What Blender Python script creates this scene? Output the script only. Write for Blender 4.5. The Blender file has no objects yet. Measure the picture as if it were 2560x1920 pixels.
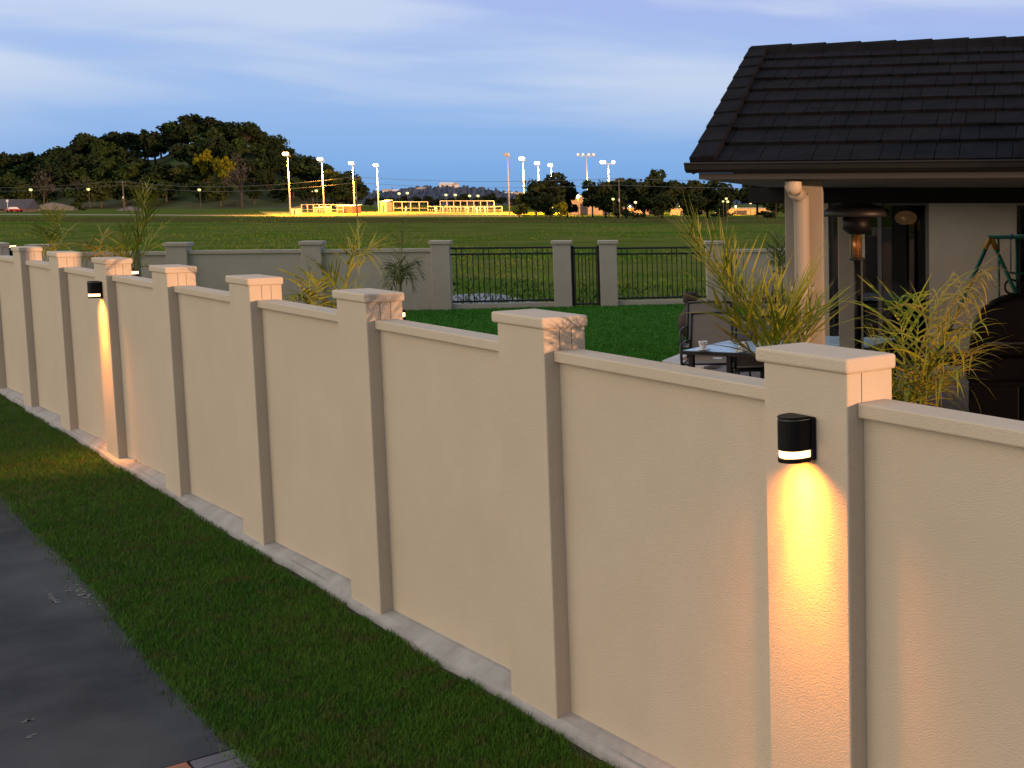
import bpy, bmesh, math, random
import numpy as np
from mathutils import Vector, Matrix

# ------------------------------------------------------------------ camera / world / sun
S = 2.2                      # metres between fence posts
F = 3066.175; YAW = 2.330648; PIT = 0.0967154
CX, CY, CZ = 20.8495, -2.7341, 2.4855
scene = bpy.context.scene
FW = Vector((math.cos(YAW)*math.cos(PIT), math.sin(YAW)*math.cos(PIT), -math.sin(PIT)))
RT = Vector((math.sin(YAW), -math.cos(YAW), 0)); UP = RT.cross(FW)
FH = Vector((math.cos(YAW), math.sin(YAW), 0)); CAM = Vector((CX, CY, CZ))
cd = bpy.data.cameras.new('camera'); cam = bpy.data.objects.new('camera', cd)
scene.collection.objects.link(cam); scene.camera = cam
cam.matrix_world = Matrix.Translation(CAM) @ Matrix((RT, UP, -FW)).transposed().to_4x4()
cd.sensor_width = 36; cd.lens = F/2560*36; cd.shift_x = -1177.6/2560; cd.shift_y = -155.9/2560
cd.clip_end = 6000; cd.clip_start = .05

SUN_AZ = math.radians(12); SUN_EL = math.radians(2.2)
world = bpy.data.worlds.new("World"); scene.world = world; world.use_nodes = True
W = world.node_tree; W.nodes.clear()
def wn(t, **k):
    n = W.nodes.new(t)
    for a, b in k.items(): setattr(n, a, b)
    return n
def wl(a, b): W.links.new(a, b)
def wmath(op, a, b=None):
    n = wn('ShaderNodeMath', operation=op)
    for i, v in enumerate((a, b)):
        if v is None: continue
        if isinstance(v, (int, float)): n.inputs[i].default_value = v
        else: wl(v, n.inputs[i])
    return n.outputs[0]
def wramp(x, stops, interp='LINEAR'):
    n = wn('ShaderNodeValToRGB'); n.color_ramp.interpolation = interp
    e = n.color_ramp.elements
    while len(e) < len(stops): e.new(.5)
    for i, (p, c) in enumerate(stops):
        e[i].position = p; e[i].color = (*c, 1) if len(c) == 3 else c
    wl(x, n.inputs[0]); return n.outputs[0]
def wmix(f, a, b, bt='MIX'):
    n = wn('ShaderNodeMix', data_type='RGBA', blend_type=bt)
    for s, v in ((n.inputs[0], f), (n.inputs[6], a), (n.inputs[7], b)):
        if isinstance(v, (int, float)): s.default_value = v
        elif isinstance(v, tuple): s.default_value = (*v, 1)
        else: wl(v, s)
    return n.outputs[2]
tc = wn('ShaderNodeTexCoord'); sep = wn('ShaderNodeSeparateXYZ'); wl(tc.outputs['Generated'], sep.inputs[0])
el = wmath('MULTIPLY', sep.outputs[2], 1.0)
base = wramp(el, [(0, (.13,.36,.72)), (.03, (.13,.38,.78)), (.065, (.19,.40,.80)), (.12, (.28,.42,.79)), (.18, (.33,.39,.78)), (.5, (.25,.34,.58)), (1, (.20,.27,.45))])
mp = wn('ShaderNodeMapping'); mp.inputs['Scale'].default_value = (2.3, 2.3, 17); mp.inputs['Rotation'].default_value = (math.radians(2.6), math.radians(2.2), 0)
mp.inputs['Location'].default_value = (.4, 2.2, .57)
wl(tc.outputs['Generated'], mp.inputs[0])
nz = wn('ShaderNodeTexNoise'); nz.inputs['Scale'].default_value = 1.15; nz.inputs['Detail'].default_value = 5; nz.inputs['Roughness'].default_value = .48; nz.inputs['Distortion'].default_value = .35
wl(mp.outputs[0], nz.inputs['Vector'])
hi = wramp(el, [(0, (0,0,0)), (.04, (.12,)*3), (.09, (.8,)*3), (1, (1,)*3)])
cm = wmath('MULTIPLY', wramp(nz.outputs[0], [(.38, (0,0,0)), (.62, (1,1,1))], 'EASE'), hi)
lowmask = wmath('MULTIPLY', wramp(nz.outputs[0], [(.5, (0,0,0)), (.68, (.75,)*3)], 'EASE'), 1.0)
cl = wmath('MAXIMUM', cm, wmath('MULTIPLY', lowmask, .6))
skyc = wmix(wmath('MULTIPLY', cl, .85), base, (.55,.64,.83))
# glow left by the set sun, low in the sky behind the photographer
dot = wn('ShaderNodeVectorMath', operation='DOT_PRODUCT'); wl(tc.outputs['Generated'], dot.inputs[0])
dot.inputs[1].default_value = Vector((-.42, -1, .22)).normalized()
gl = wramp(dot.outputs['Value'], [(.2, (0,0,0)), (.6, (.47,.33,.14)), (1, (1.65,1.16,.50))], 'EASE')
skyg = wmix(1.0, skyc, gl, 'ADD')
# the eastern half of the sky, behind the camera's right, is already dim
dx = wn('ShaderNodeVectorMath', operation='DOT_PRODUCT'); wl(tc.outputs['Generated'], dx.inputs[0]); dx.inputs[1].default_value = (1, .25, 0)
skyg = wmix(1.0, skyg, wramp(dx.outputs['Value'], [(.0, (1,1,1)), (.9, (.36,.36,.38))]), 'MULTIPLY')
below = wmath('LESS_THAN', sep.outputs[2], -.002)
skyg = wmix(below, skyg, (.03,.035,.03))
bg1 = wn('ShaderNodeBackground'); wl(skyg, bg1.inputs[0]); bg1.inputs[1].default_value = 1.0
nis = wn('ShaderNodeTexSky', sky_type='NISHITA', sun_disc=False, sun_elevation=SUN_EL, sun_rotation=math.pi/2-SUN_AZ)
bg2 = wn('ShaderNodeBackground'); wl(nis.outputs[0], bg2.inputs[0]); bg2.inputs[1].default_value = .05
ad = wn('ShaderNodeAddShader'); wl(bg1.outputs[0], ad.inputs[0]); wl(bg2.outputs[0], ad.inputs[1])
wo = wn('ShaderNodeOutputWorld'); wl(ad.outputs[0], wo.inputs[0])

sl = bpy.data.lights.new('sun', 'SUN'); sl.energy = 4.2; sl.angle = math.radians(.5); sl.color = (1, .53, .29)  # low sun stands in for an unseen warm light off to the right
so = bpy.data.objects.new('sun', sl); scene.collection.objects.link(so)
sdir = Vector((math.cos(SUN_AZ)*math.cos(SUN_EL), math.sin(SUN_AZ)*math.cos(SUN_EL), math.sin(SUN_EL)))
so.rotation_euler = sdir.to_track_quat('Z', 'Y').to_euler(); so.location = (30, 10, 12)

scene.view_settings.view_transform = 'Standard'; scene.view_settings.look = 'None'
scene.view_settings.exposure = 0; scene.view_settings.gamma = 1
scene.cycles.max_bounces = 6; scene.cycles.use_denoising = True
scene.cycles.sample_clamp_indirect = 6

# ------------------------------------------------------------------ helpers
K = 2560/2212
def ray(vx, vy): return FW + RT*((vx*K-2457.6)/F) - UP*((vy*K-804.1)/F)
def at(vx, vy, D): return CAM + ray(vx, vy)*D                 # a picture direction taken to a real distance
def gz(vx, vy, z=0.):
    d = ray(vx, vy); return CAM + d*((z-CZ)/d.z)
def iy(vx, vy, y):
    d = ray(vx, vy); return CAM + d*((y-CY)/d.y)
def cw(lat, D, z): p = CAM + FH*D + RT*lat; return Vector((p.x, p.y, z))
def vx_of(p): d = p-CAM; return (d.dot(RT)/d.dot(FW)*F+2457.6)/K
COL = scene.collection
def props(o, label=None, cat=None, group=None, kind=None):
    if label: o['label'] = label
    if cat: o['category'] = cat
    if group: o['group'] = group
    if kind: o['kind'] = kind
    return o
def thing(name, label, cat, loc=(0,0,0), rz=0, group=None):
    o = bpy.data.objects.new(name, None); COL.objects.link(o); o.location = loc; o.rotation_euler = (0,0,rz)
    o.empty_display_size = .1
    return props(o, label, cat, group)
def copy_tree(o, parent=None):
    c = o.copy(); COL.objects.link(c)
    if parent: c.parent = parent
    for ch in list(o.children): copy_tree(ch, c)
    return c

class MB:
    def __init__(s): s.v = []; s.f = []; s.sm = []
    def add(s, vs, fs, smooth=False):
        n = len(s.v); s.v += [tuple(v) for v in vs]
        for f in fs: s.f.append(tuple(i+n for i in f)); s.sm.append(smooth)
        return s
    def box(s, c, size, M=None):
        hx, hy, hz = size[0]/2, size[1]/2, size[2]/2
        vs = [Vector((x,y,z)) for x in (-hx,hx) for y in (-hy,hy) for z in (-hz,hz)]
        if M is not None: vs = [M @ v for v in vs]
        vs = [v+Vector(c) for v in vs]
        return s.add(vs, [(0,1,3,2),(4,6,7,5),(0,4,5,1),(2,3,7,6),(0,2,6,4),(1,5,7,3)])
    def bx(s, x0, x1, y0, y1, z0, z1): return s.box(((x0+x1)/2,(y0+y1)/2,(z0+z1)/2), (x1-x0,y1-y0,z1-z0))
    def quad(s, *p): return s.add(p, [tuple(range(len(p)))])
    def tube(s, pts, r, n=8, cap=True):
        pts = [Vector(p) for p in pts]; rr = r if isinstance(r, (list,tuple)) else [r]*len(pts)
        vs = []; ref = None
        for i, p in enumerate(pts):
            t = (pts[min(i+1,len(pts)-1)]-pts[max(i-1,0)]).normalized()
            a = t.orthogonal() if ref is None else (ref - t*ref.dot(t))
            a.normalize(); ref = a; b = t.cross(a)
            for k in range(n):
                th = 2*math.pi*k/n; vs.append(p + (a*math.cos(th)+b*math.sin(th))*rr[i])
        fs = []
        for i in range(len(pts)-1):
            for k in range(n):
                k2 = (k+1) % n; fs.append((i*n+k, i*n+k2, (i+1)*n+k2, (i+1)*n+k))
        s.add(vs, fs, True)
        if cap:
            m = len(s.v)-len(vs)
            s.f.append(tuple(m+k for k in reversed(range(n)))); s.sm.append(False)
            s.f.append(tuple(m+(len(pts)-1)*n+k for k in range(n))); s.sm.append(False)
        return s
    def lathe(s, prof, c=(0,0,0), n=24, smooth=True):
        vs = []; fs = []; c = Vector(c)
        for r, z in prof:
            for k in range(n):
                th = 2*math.pi*k/n; vs.append(c+Vector((r*math.cos(th), r*math.sin(th), z)))
        for i in range(len(prof)-1):
            for k in range(n):
                k2 = (k+1) % n; fs.append((i*n+k, i*n+k2, (i+1)*n+k2, (i+1)*n+k))
        return s.add(vs, fs, smooth)
    def prism(s, poly, z0, z1):
        n = len(poly); vs = [(p[0],p[1],z0) for p in poly]+[(p[0],p[1],z1) for p in poly]
        fs = [tuple(reversed(range(n))), tuple(range(n,2*n))]+[(i,(i+1)%n,n+(i+1)%n,n+i) for i in range(n)]
        return s.add(vs, fs)
    def build(s, name, mat, parent=None, bevel=0, recalc=True, segs=2):
        me = bpy.data.meshes.new(name); me.from_pydata(s.v, [], s.f)
        me.polygons.foreach_set('use_smooth', s.sm)
        if recalc or bevel:
            b = bmesh.new(); b.from_mesh(me)
            if recalc: bmesh.ops.recalc_face_normals(b, faces=b.faces)
            if bevel:
                es = [e for e in b.edges if len(e.link_faces)==2 and e.calc_face_angle(0) > .6]
                r = bmesh.ops.bevel(b, geom=es, offset=bevel, segments=segs, profile=.5, affect='EDGES', clamp_overlap=True)
            b.to_mesh(me); b.free()
        me.materials.append(mat)
        o = bpy.data.objects.new(name, me); COL.objects.link(o)
        if parent: o.parent = parent
        return o
def raw_mesh(name, verts, faces, mat, parent=None, nper=3):
    """numpy verts (n,3), faces (m,k)"""
    me = bpy.data.meshes.new(name); n, m, k = len(verts), len(faces), faces.shape[1]
    me.vertices.add(n); me.vertices.foreach_set('co', verts.astype(np.float32).ravel())
    me.loops.add(m*k); me.loops.foreach_set('vertex_index', faces.astype(np.int32).ravel())
    me.polygons.add(m); me.polygons.foreach_set('loop_start', np.arange(0, m*k, k, dtype=np.int32))
    me.update(calc_edges=True); me.materials.append(mat)
    o = bpy.data.objects.new(name, me); COL.objects.link(o)
    if parent: o.parent = parent
    return o

def mat(name, c, rough=.7, c2=None, scale=6., bump=0, bscale=80., metal=0, spec=.4, detail=5, stops=(.35,.65), c3=None, s3=1.0, coords='Object', trans=0, aniso=None, emit=None, estr=0, bump2=0, b2scale=9):
    m = bpy.data.materials.new(name); m.use_nodes = True; nt = m.node_tree; N = nt.nodes; L = nt.links
    p = N['Principled BSDF']; p.inputs['Roughness'].default_value = rough; p.inputs['Metallic'].default_value = metal
    p.inputs['Specular IOR Level'].default_value = spec
    if trans: p.inputs['Transmission Weight'].default_value = trans
    t = N.new('ShaderNodeTexCoord'); vec = t.outputs[coords]
    if aniso:
        mm = N.new('ShaderNodeMapping'); mm.inputs['Scale'].default_value = aniso; L.new(vec, mm.inputs[0]); vec = mm.outputs[0]
    def noise(sc, d=5, r=.6):
        n = N.new('ShaderNodeTexNoise'); n.inputs['Scale'].default_value = sc; n.inputs['Detail'].default_value = d; n.inputs['Roughness'].default_value = r
        L.new(vec, n.inputs['Vector']); return n.outputs[0]
    def ramp(x, a, b):
        r = N.new('ShaderNodeMapRange'); r.inputs[1].default_value = a; r.inputs[2].default_value = b; L.new(x, r.inputs[0]); return r.outputs[0]
    def mix(f, a, b):
        x = N.new('ShaderNodeMix'); x.data_type = 'RGBA'; L.new(f, x.inputs[0])
        for s_, v in ((x.inputs[6], a), (x.inputs[7], b)):
            if isinstance(v, tuple): s_.default_value = (*v, 1)
            else: L.new(v, s_)
        return x.outputs[2]
    if c2:
        col = mix(ramp(noise(scale, detail), *stops), c, c2)
        if c3: col = mix(ramp(noise(s3, 3), .5, .7), col, c3)
        L.new(col, p.inputs['Base Color'])
    else: p.inputs['Base Color'].default_value = (*c, 1)
    if bump:
        b = N.new('ShaderNodeBump'); b.inputs['Strength'].default_value = bump; b.inputs['Distance'].default_value = .01
        h = noise(bscale, 4)
        if bump2:
            b0 = N.new('ShaderNodeBump'); b0.inputs['Strength'].default_value = bump2; b0.inputs['Distance'].default_value = .02; L.new(noise(b2scale, 3), b0.inputs['Height']); L.new(b0.outputs[0], b.inputs['Normal'])
        L.new(h, b.inputs['Height']); L.new(b.outputs[0], p.inputs['Normal'])
    if emit:
        p.inputs['Emission Color'].default_value = (*emit, 1); p.inputs['Emission Strength'].default_value = estr
    return m

M = {}
M['stucco'] = mat('render_coat', (.59,.51,.385), .85, (.615,.535,.41), 2.2, bump=.42, bscale=150, spec=.2, c3=(.572,.495,.372), s3=.9, bump2=.06, b2scale=14)
M['stucco_cap'] = mat('render_cap', (.61,.53,.41), .85, (.59,.51,.39), 4, bump=.42, bscale=120, spec=.2)
M['stucco_grey'] = mat('render_rear', (.47,.415,.335), .88, (.51,.455,.37), 3, bump=.3, bscale=90, spec=.2)
M['concrete'] = mat('footing_concrete', (.30,.31,.30), .8, (.39,.395,.385), 4, bump=.5, bscale=60, c3=(.27,.25,.25), s3=3.2, spec=.3)
M['path'] = mat('path_concrete', (.042,.049,.056), .9, (.064,.072,.081), 3.0, bump=.5, bscale=120, c3=(.09,.10,.108), s3=.6, spec=.06, detail=9)
M['splash'] = mat('dried_splash', (.16,.16,.17), .7, (.24,.24,.25), 30)
M['soil'] = mat('verge_soil', (.014,.02,.006), .95, (.022,.032,.01), 12)
M['blade'] = mat('grass_blades', (.050,.152,.013), .7, (.088,.195,.020), 1.6, c3=(.11,.13,.03), s3=7, spec=.12)
M['lawn'] = mat('lawn_turf', (.03,.14,.01), .9, (.05,.19,.015), 5, bump=.8, bscale=60, spec=.1)
M['lawnblade'] = mat('lawn_blades', (.035,.16,.012), .7, (.06,.22,.02), 2.5, spec=.15)
M['field'] = mat('field_grass', (.062,.112,.014), .95, (.135,.145,.04), .20, bump=.6, bscale=3, c3=(.042,.112,.012), s3=.06, spec=0, aniso=(1,1,1), detail=8)
M['tuft'] = mat('field_tufts', (.05,.15,.010), .85, (.13,.17,.03), .3, spec=.1)
M['paver'] = mat('patio_paving', (.17,.15,.145), .75, (.22,.195,.185), 3, bump=.2, bscale=40)
M['brick'] = mat('edging_brick', (.36,.15,.09), .85, (.28,.12,.075), 14, bump=.5, bscale=70)
M['bluebrick'] = mat('blue_brick', (.10,.105,.125), .8, (.14,.14,.16), 12, bump=.4, bscale=60)
M['tile'] = mat('roof_tile', (.0055,.006,.0075), .9, (.0105,.011,.0135), 5, bump=.9, bscale=38, spec=.06, aniso=(1,1,.25))
M['gutter'] = mat('gutter_metal', (.010,.009,.008), .5, (.013,.012,.010), 3, spec=.25)
M['fascia'] = mat('fascia_paint', (.055,.05,.045), .6)
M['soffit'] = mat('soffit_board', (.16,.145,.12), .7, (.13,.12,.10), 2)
M['column'] = mat('column_render', (.28,.25,.195), .85, (.31,.28,.22), 3, bump=.25, bscale=120, spec=.2)
M['pipe'] = mat('downpipe_paint', (.31,.275,.215), .6, (.34,.30,.24), 2)
M['pipe_lit'] = mat('downpipe_paint_lit', (.50,.43,.34), .5, (.54,.46,.36), 3)  # paler copy of the downpipe paint, with sunlight put into the colour
M['housewall'] = mat('house_render', (.42,.375,.295), .9, (.46,.41,.325), 2.4, bump=.3, bscale=100, spec=.15)
M['black'] = mat('black_enamel', (.003,.003,.0033), .5, (.005,.005,.0055), 40, spec=.2, bump=.06, bscale=300)
M['bbq'] = mat('barbecue_black', (.0025,.0025,.0028), .45, (.004,.004,.0043), 20, spec=.07)
M['blackm'] = mat('black_steel', (.012,.012,.013), .5, spec=.4)
M['glassdark'] = mat('dark_glass', (.006,.006,.007), .06, spec=.5)
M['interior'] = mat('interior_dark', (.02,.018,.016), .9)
M['frond'] = mat('palm_leaf', (.12,.18,.008), .5, (.27,.25,.012), 5, spec=.22, c3=(.30,.25,.025), s3=9)
M['frond_dry_lit'] = mat('palm_leaf_dry_lit', (.16,.17,.010), .5, (.30,.20,.018), 6, spec=.25, c3=(.40,.27,.045), s3=11)  # dry leaf tones with warm orange light mixed into the colour
M['frond_dark'] = mat('palm_leaf_dark', (.07,.10,.014), .5, (.13,.13,.025), 5, spec=.35)
M['stem'] = mat('palm_stem', (.13,.14,.035), .6, (.20,.17,.06), 8)
M['red'] = mat('cordyline_leaf', (.06,.02,.022), .5, (.09,.03,.03), 6)
M['green'] = mat('swing_green', (.008,.13,.085), .35, (.012,.16,.10), 5)
M['yellow'] = mat('swing_yellow', (.50,.24,.02), .4, (.42,.2,.02), 8)
M['chain'] = mat('chain_blue', (.10,.12,.35), .5)
M['sling'] = mat('sling_fabric', (.19,.17,.145), .85, (.23,.205,.175), 120, bump=.2, bscale=400)
M['chairframe'] = mat('chair_frame', (.022,.020,.020), .4)
M['tableglass'] = mat('frosted_glass_sky', (.40,.64,.88), .25, (.46,.70,.92), 3, spec=.8)  # pale blue base colour stands in for sky reflected in the glass
M['china'] = mat('white_china', (.82,.80,.78), .25, spec=.5)
M['clay'] = mat('chiminea_clay', (.045,.03,.028), .8, (.06,.04,.036), 10, bump=.4, bscale=40)
M['slab'] = mat('pale_slab', (.45,.46,.46), .8, (.55,.55,.54), 5)
M['rust'] = mat('rusty_fill', (.26,.13,.06), .9, (.2,.11,.06), 20, bump=.5, bscale=60)
M['steel'] = mat('brushed_steel', (.5,.5,.5), .3, metal=1)
M['copper'] = mat('heater_brass', (.75,.32,.10), .3, (.6,.25,.08), 20, metal=.7)
M['trunk'] = mat('tree_bark', (.06,.05,.04), .9, (.09,.075,.06), 4)
for nm, a, b, c in (('leaf_dark', (.013,.024,.010), (.029,.044,.017), (.024,.042,.013)), ('leaf_mid', (.024,.046,.012), (.044,.070,.020), (.034,.060,.014)),
                    ('leaf_olive', (.032,.048,.014), (.052,.068,.020), (.03,.05,.012)), ('leaf_yellow', (.11,.12,.008), (.19,.18,.010), (.05,.07,.010)),
                    ('twig_bare', (.055,.055,.048), (.075,.073,.062), (.045,.045,.036)), ('leaf_right', (.020,.033,.011), (.042,.052,.020), (.03,.045,.014))):
    M[nm] = mat(nm, a, .9, b, .55, c3=c, s3=.18, spec=.05)
M['hill'] = mat('hill_grass', (.028,.042,.012), .95, (.050,.065,.018), .05, c3=(.045,.085,.015), s3=.03)
M['farhill_haze'] = mat('far_hill', (.075,.09,.12), 1, (.11,.12,.15), .02, c3=(.05,.065,.09), s3=.05, spec=0)  # blue-grey of distant haze is put into the hill's colour
M['white'] = mat('white_paint', (.75,.73,.70), .6)
M['darkroof'] = mat('dark_sheet_roof', (.045,.045,.055), .6, (.06,.058,.07), 1)
M['pole'] = mat('galvanised_pole', (.55,.53,.50), .5, (.62,.60,.57), 3)
M['wood'] = mat('timber_pole', (.12,.105,.09), .9, (.16,.14,.12), 4)
M['wire'] = mat('cable', (.16,.16,.17), .6)
M['dirt'] = mat('infield_clay', (.50,.33,.035), .95, (.42,.33,.03), .3, c3=(.34,.30,.03), s3=.12)
M['mesh'] = mat('backstop_mesh', (.10,.09,.08), .8)
M['mound'] = mat('mound_earth', (.21,.18,.135), .95, (.16,.14,.10), .5, bump=.5, bscale=4)
M['rubble'] = mat('rubble_grey', (.10,.095,.105), .95, (.14,.13,.14), 1.5, bump=.8, bscale=4)
M['pale_wall'] = mat('pale_wall', (.55,.40,.25), .85, (.48,.35,.22), .6)
M['carred'] = mat('car_red', (.30,.02,.02), .3); M['carwhite'] = mat('car_white', (.7,.7,.72), .3)
M['skin'] = mat('skin', (.5,.33,.25), .6); M['shirt'] = mat('white_kit', (.8,.78,.74), .8); M['redkit'] = mat('red_kit', (.45,.05,.04), .8); M['hair'] = mat('dark_hair', (.03,.02,.015), .7)
def emat(name, c, s): return mat(name, (.8,.8,.8), .5, emit=c, estr=s)
M['band'] = emat('lamp_band', (1,.56,.24), 3.6)
M['lampw'] = emat('flood_white', (1,.90,.70), 11); M['lampo'] = emat('flood_orange', (1,.52,.16), 9); M['lamppale'] = emat('flood_off', (.6,.65,.7), .25)
M['street'] = emat('street_lamp_glow', (.8,.85,.13), 1.25); M['streeto'] = emat('street_lamp_orange', (1,.45,.12), 3)
M['pendant'] = mat('pendant_glass_glint', (.5,.36,.22), .12, (.25,.16,.09), 9, metal=.6, spec=.6, emit=(1,.5,.2), estr=.035)  # faint emission stands in for the glint on the shade

def light(name, kind, loc, energy, color, parent=None, **k):
    l = bpy.data.lights.new(name, kind); l.energy = energy; l.color = color
    for a, b in k.items(): setattr(l, a, b)
    o = bpy.data.objects.new(name, l); COL.objects.link(o); o.location = loc
    if parent: o.parent = parent
    return o

rng = np.random.default_rng(7); random.seed(7)
# ------------------------------------------------------------------ ground, street side
def struct(name, mb, m, **k): o = mb.build(name, m, **k); o['kind'] = 'structure'; return o
struct('field', MB().quad((-3500,-3500,-.1),(3500,-3500,-.1),(3500,3500,-.1),(-3500,3500,-.1)), M['field'])
def path_y(x): return -(0.385 + .0195*(x/S))*S + .02*math.sin(x*1.3)
# verge soil strip
mb = MB(); xs = np.arange(-14, 26, .5)
for a, b in zip(xs[:-1], xs[1:]):
    mb.quad((a, path_y(a)-.03, -.072), (b, path_y(b)-.03, -.072), (b, .08, -.058), (a, .08, -.058))
struct('verge', mb, M['soil'])
# footpath
XB = 6.578*S
mb = MB(); mb.prism([(-14,-7),(XB,-7),(XB,path_y(XB))]+[(x, path_y(x)) for x in np.arange(XB-.5, -14, -.5)]+[(-14, path_y(-14))], -.099, -.0665)
struct('footpath', mb, M['path'])
mb = MB()
rs = random.Random(3)
for (vx, vy, sx, sy, n) in ((170,1276,.30,.04,46), (112,1290,.14,.015,26),(210,1272,.10,.03,26),(490,1548,.07,.02,14),(60,1555,.02,.012,3),(66,1590,.02,.012,3)):
    c = gz(vx, vy, -.06)
    for i in range(n):
        px, py = c.x+rs.gauss(0,sx*.6), c.y+rs.gauss(0,sy*.6)
        r = rs.uniform(.002,.011); k = 7; st = rs.uniform(1,3.2)
        if py > path_y(px)-.02: continue
        th0 = rs.uniform(-.4,.4)+1.6
        mb.quad(*[(px+(r*st*math.cos(t)*math.cos(th0)-r*math.sin(t)*math.sin(th0))*rs.uniform(.6,1.1), py+(r*st*math.cos(t)*math.sin(th0)+r*math.sin(t)*math.cos(th0))*rs.uniform(.6,1.1), -.0625) for t in np.arange(k)*2*math.pi/k])
o = mb.build('path_stain', M['splash'], recalc=False); o['kind'] = 'stuff'; props(o, 'dried pale splashes spattered on the dark footpath', 'stain')
# brick edging across the path end
mb = MB(); struct('driveway', MB().prism([(XB+.26,-7),(26,-7),(26,path_y(26)),(XB+.26,path_y(XB+.26))], -.099, -.068), M['bluebrick'])
yy = path_y(XB); i = 0
rows = [(XB+.012, XB+.125), (XB+.135, XB+.25)]
for r, (x0, x1) in enumerate(rows):
    y = yy-(.0 if r == 0 else -.03); i = 0
    while y > -5:
        l = .2
        mbb = MB().bx(x0, x1, y-l+.008, y-.004, -.095, -.062-.004*rs.random())
        kind = 'bluebrick' if (i == 0) else 'brick'
        o = mbb.build('edging_brick', M[kind], bevel=.005, segs=1)
        props(o, 'blue grey paver at the grassy end of the brick edging' if kind == 'bluebrick' else 'orange edging brick laid across the end of the footpath', 'brick', 'bricks edging the footpath')
        y -= l; i += 1

# ------------------------------------------------------------------ main boundary wall
wall = thing('boundary_wall', 'long beige rendered wall with capped posts, running from right foreground to far left', 'wall', (0,0,0))
PW = .2188*S; CWd = .2424*S
ZC = .8609*S; ZT = .8850*S; COPT = .8120*S; COPB = .7878*S
for k in range(-3, 10):
    x1 = k*S; x0 = x1-PW
    b = MB().bx(x0, x1, 0, .0965*S, -.16, ZC)
    post = b.build('post', M['stucco'], wall, bevel=.007)
    ov = .0054*S
    MB().bx(x0-(CWd-PW)+ov, x1+ov, -ov, .1016*S, ZC-.002, ZT).build('cap', M['stucco_cap'], post, bevel=.012, segs=3)
    # joints cut into the exposed post side above the coping
    for fy in (.036, .064) if k < 8 else (.03,):
        g = MB().bx(x1-.001, x1+.0008, fy*S-.0012, fy*S+.0012, COPT+.0, ZC-.004)
        g.build('joint', M['interior'], post)
    xa, xb = (k-1)*S, x0
    MB().bx(xa+.001, xb-.001, .0335*S, .068*S, -.16, COPB+.004).build('panel', M['stucco'], wall)
    MB().bx(xa+.001, xb-.001, .0205*S, .0833*S, COPB, COPT).build('coping', M['stucco'], wall.children[-1], bevel=.006)
# concrete footing strip
mb = MB(); xs = np.arange(-9, 21.5, .06); prof = []
for x in xs:
    k = math.floor(x/S); fr = (x-k*S)/(S-PW); fr = fr if fr <= 1 else max(0, 1-(fr-1)*6)*.6
    zp = .004+.045*min(fr,1)
    n1 = .016*math.sin(x*1.7)+.009*math.sin(x*4.3+1)+.003*math.sin(x*11)
    yo = -.021+n1*.8
    prof.append([(x,.09,zp+.004),(x,.055,zp),(x,.012,zp*.35-.006),(x,yo+.018,-.014),(x,yo,-.024),(x,yo-.015,-.075)])
for a, b in zip(prof[:-1], prof[1:]):
    for i in range(5): mb.add([a[i],b[i],b[i+1],a[i+1]], [(0,1,2,3)], True)
props(struct('footing', mb, M['concrete'], recalc=False))
# a dry leaf on the footing
def leaf_obj(p, r, rot, label):
    mb = MB(); pts = [(-1,0,0),(-.3,.35,.12),(.5,.3,.2),(1,0,.05),(.4,-.3,.18),(-.4,-.35,.1)]
    mb.quad(*[(x*r,y*r,z*r) for x,y,z in pts]); mb.tube([(-1*r,0,0),(-1.9*r,.2*r,.1*r)], r*.05, 5)
    o = mb.build('dry_leaf', M['brick']); o.location = p; o.rotation_euler = (.1,.1,rot); props(o, label, 'leaf')
leaf_obj((4.98*S,.055,.03), .035, .6, 'curled brown leaf lying on the pale footing, larger of two')
leaf_obj((3.17*S,.06,.02), .028, .2, 'small dark leaf caught at the wall foot right of the lit lamp')

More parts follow.
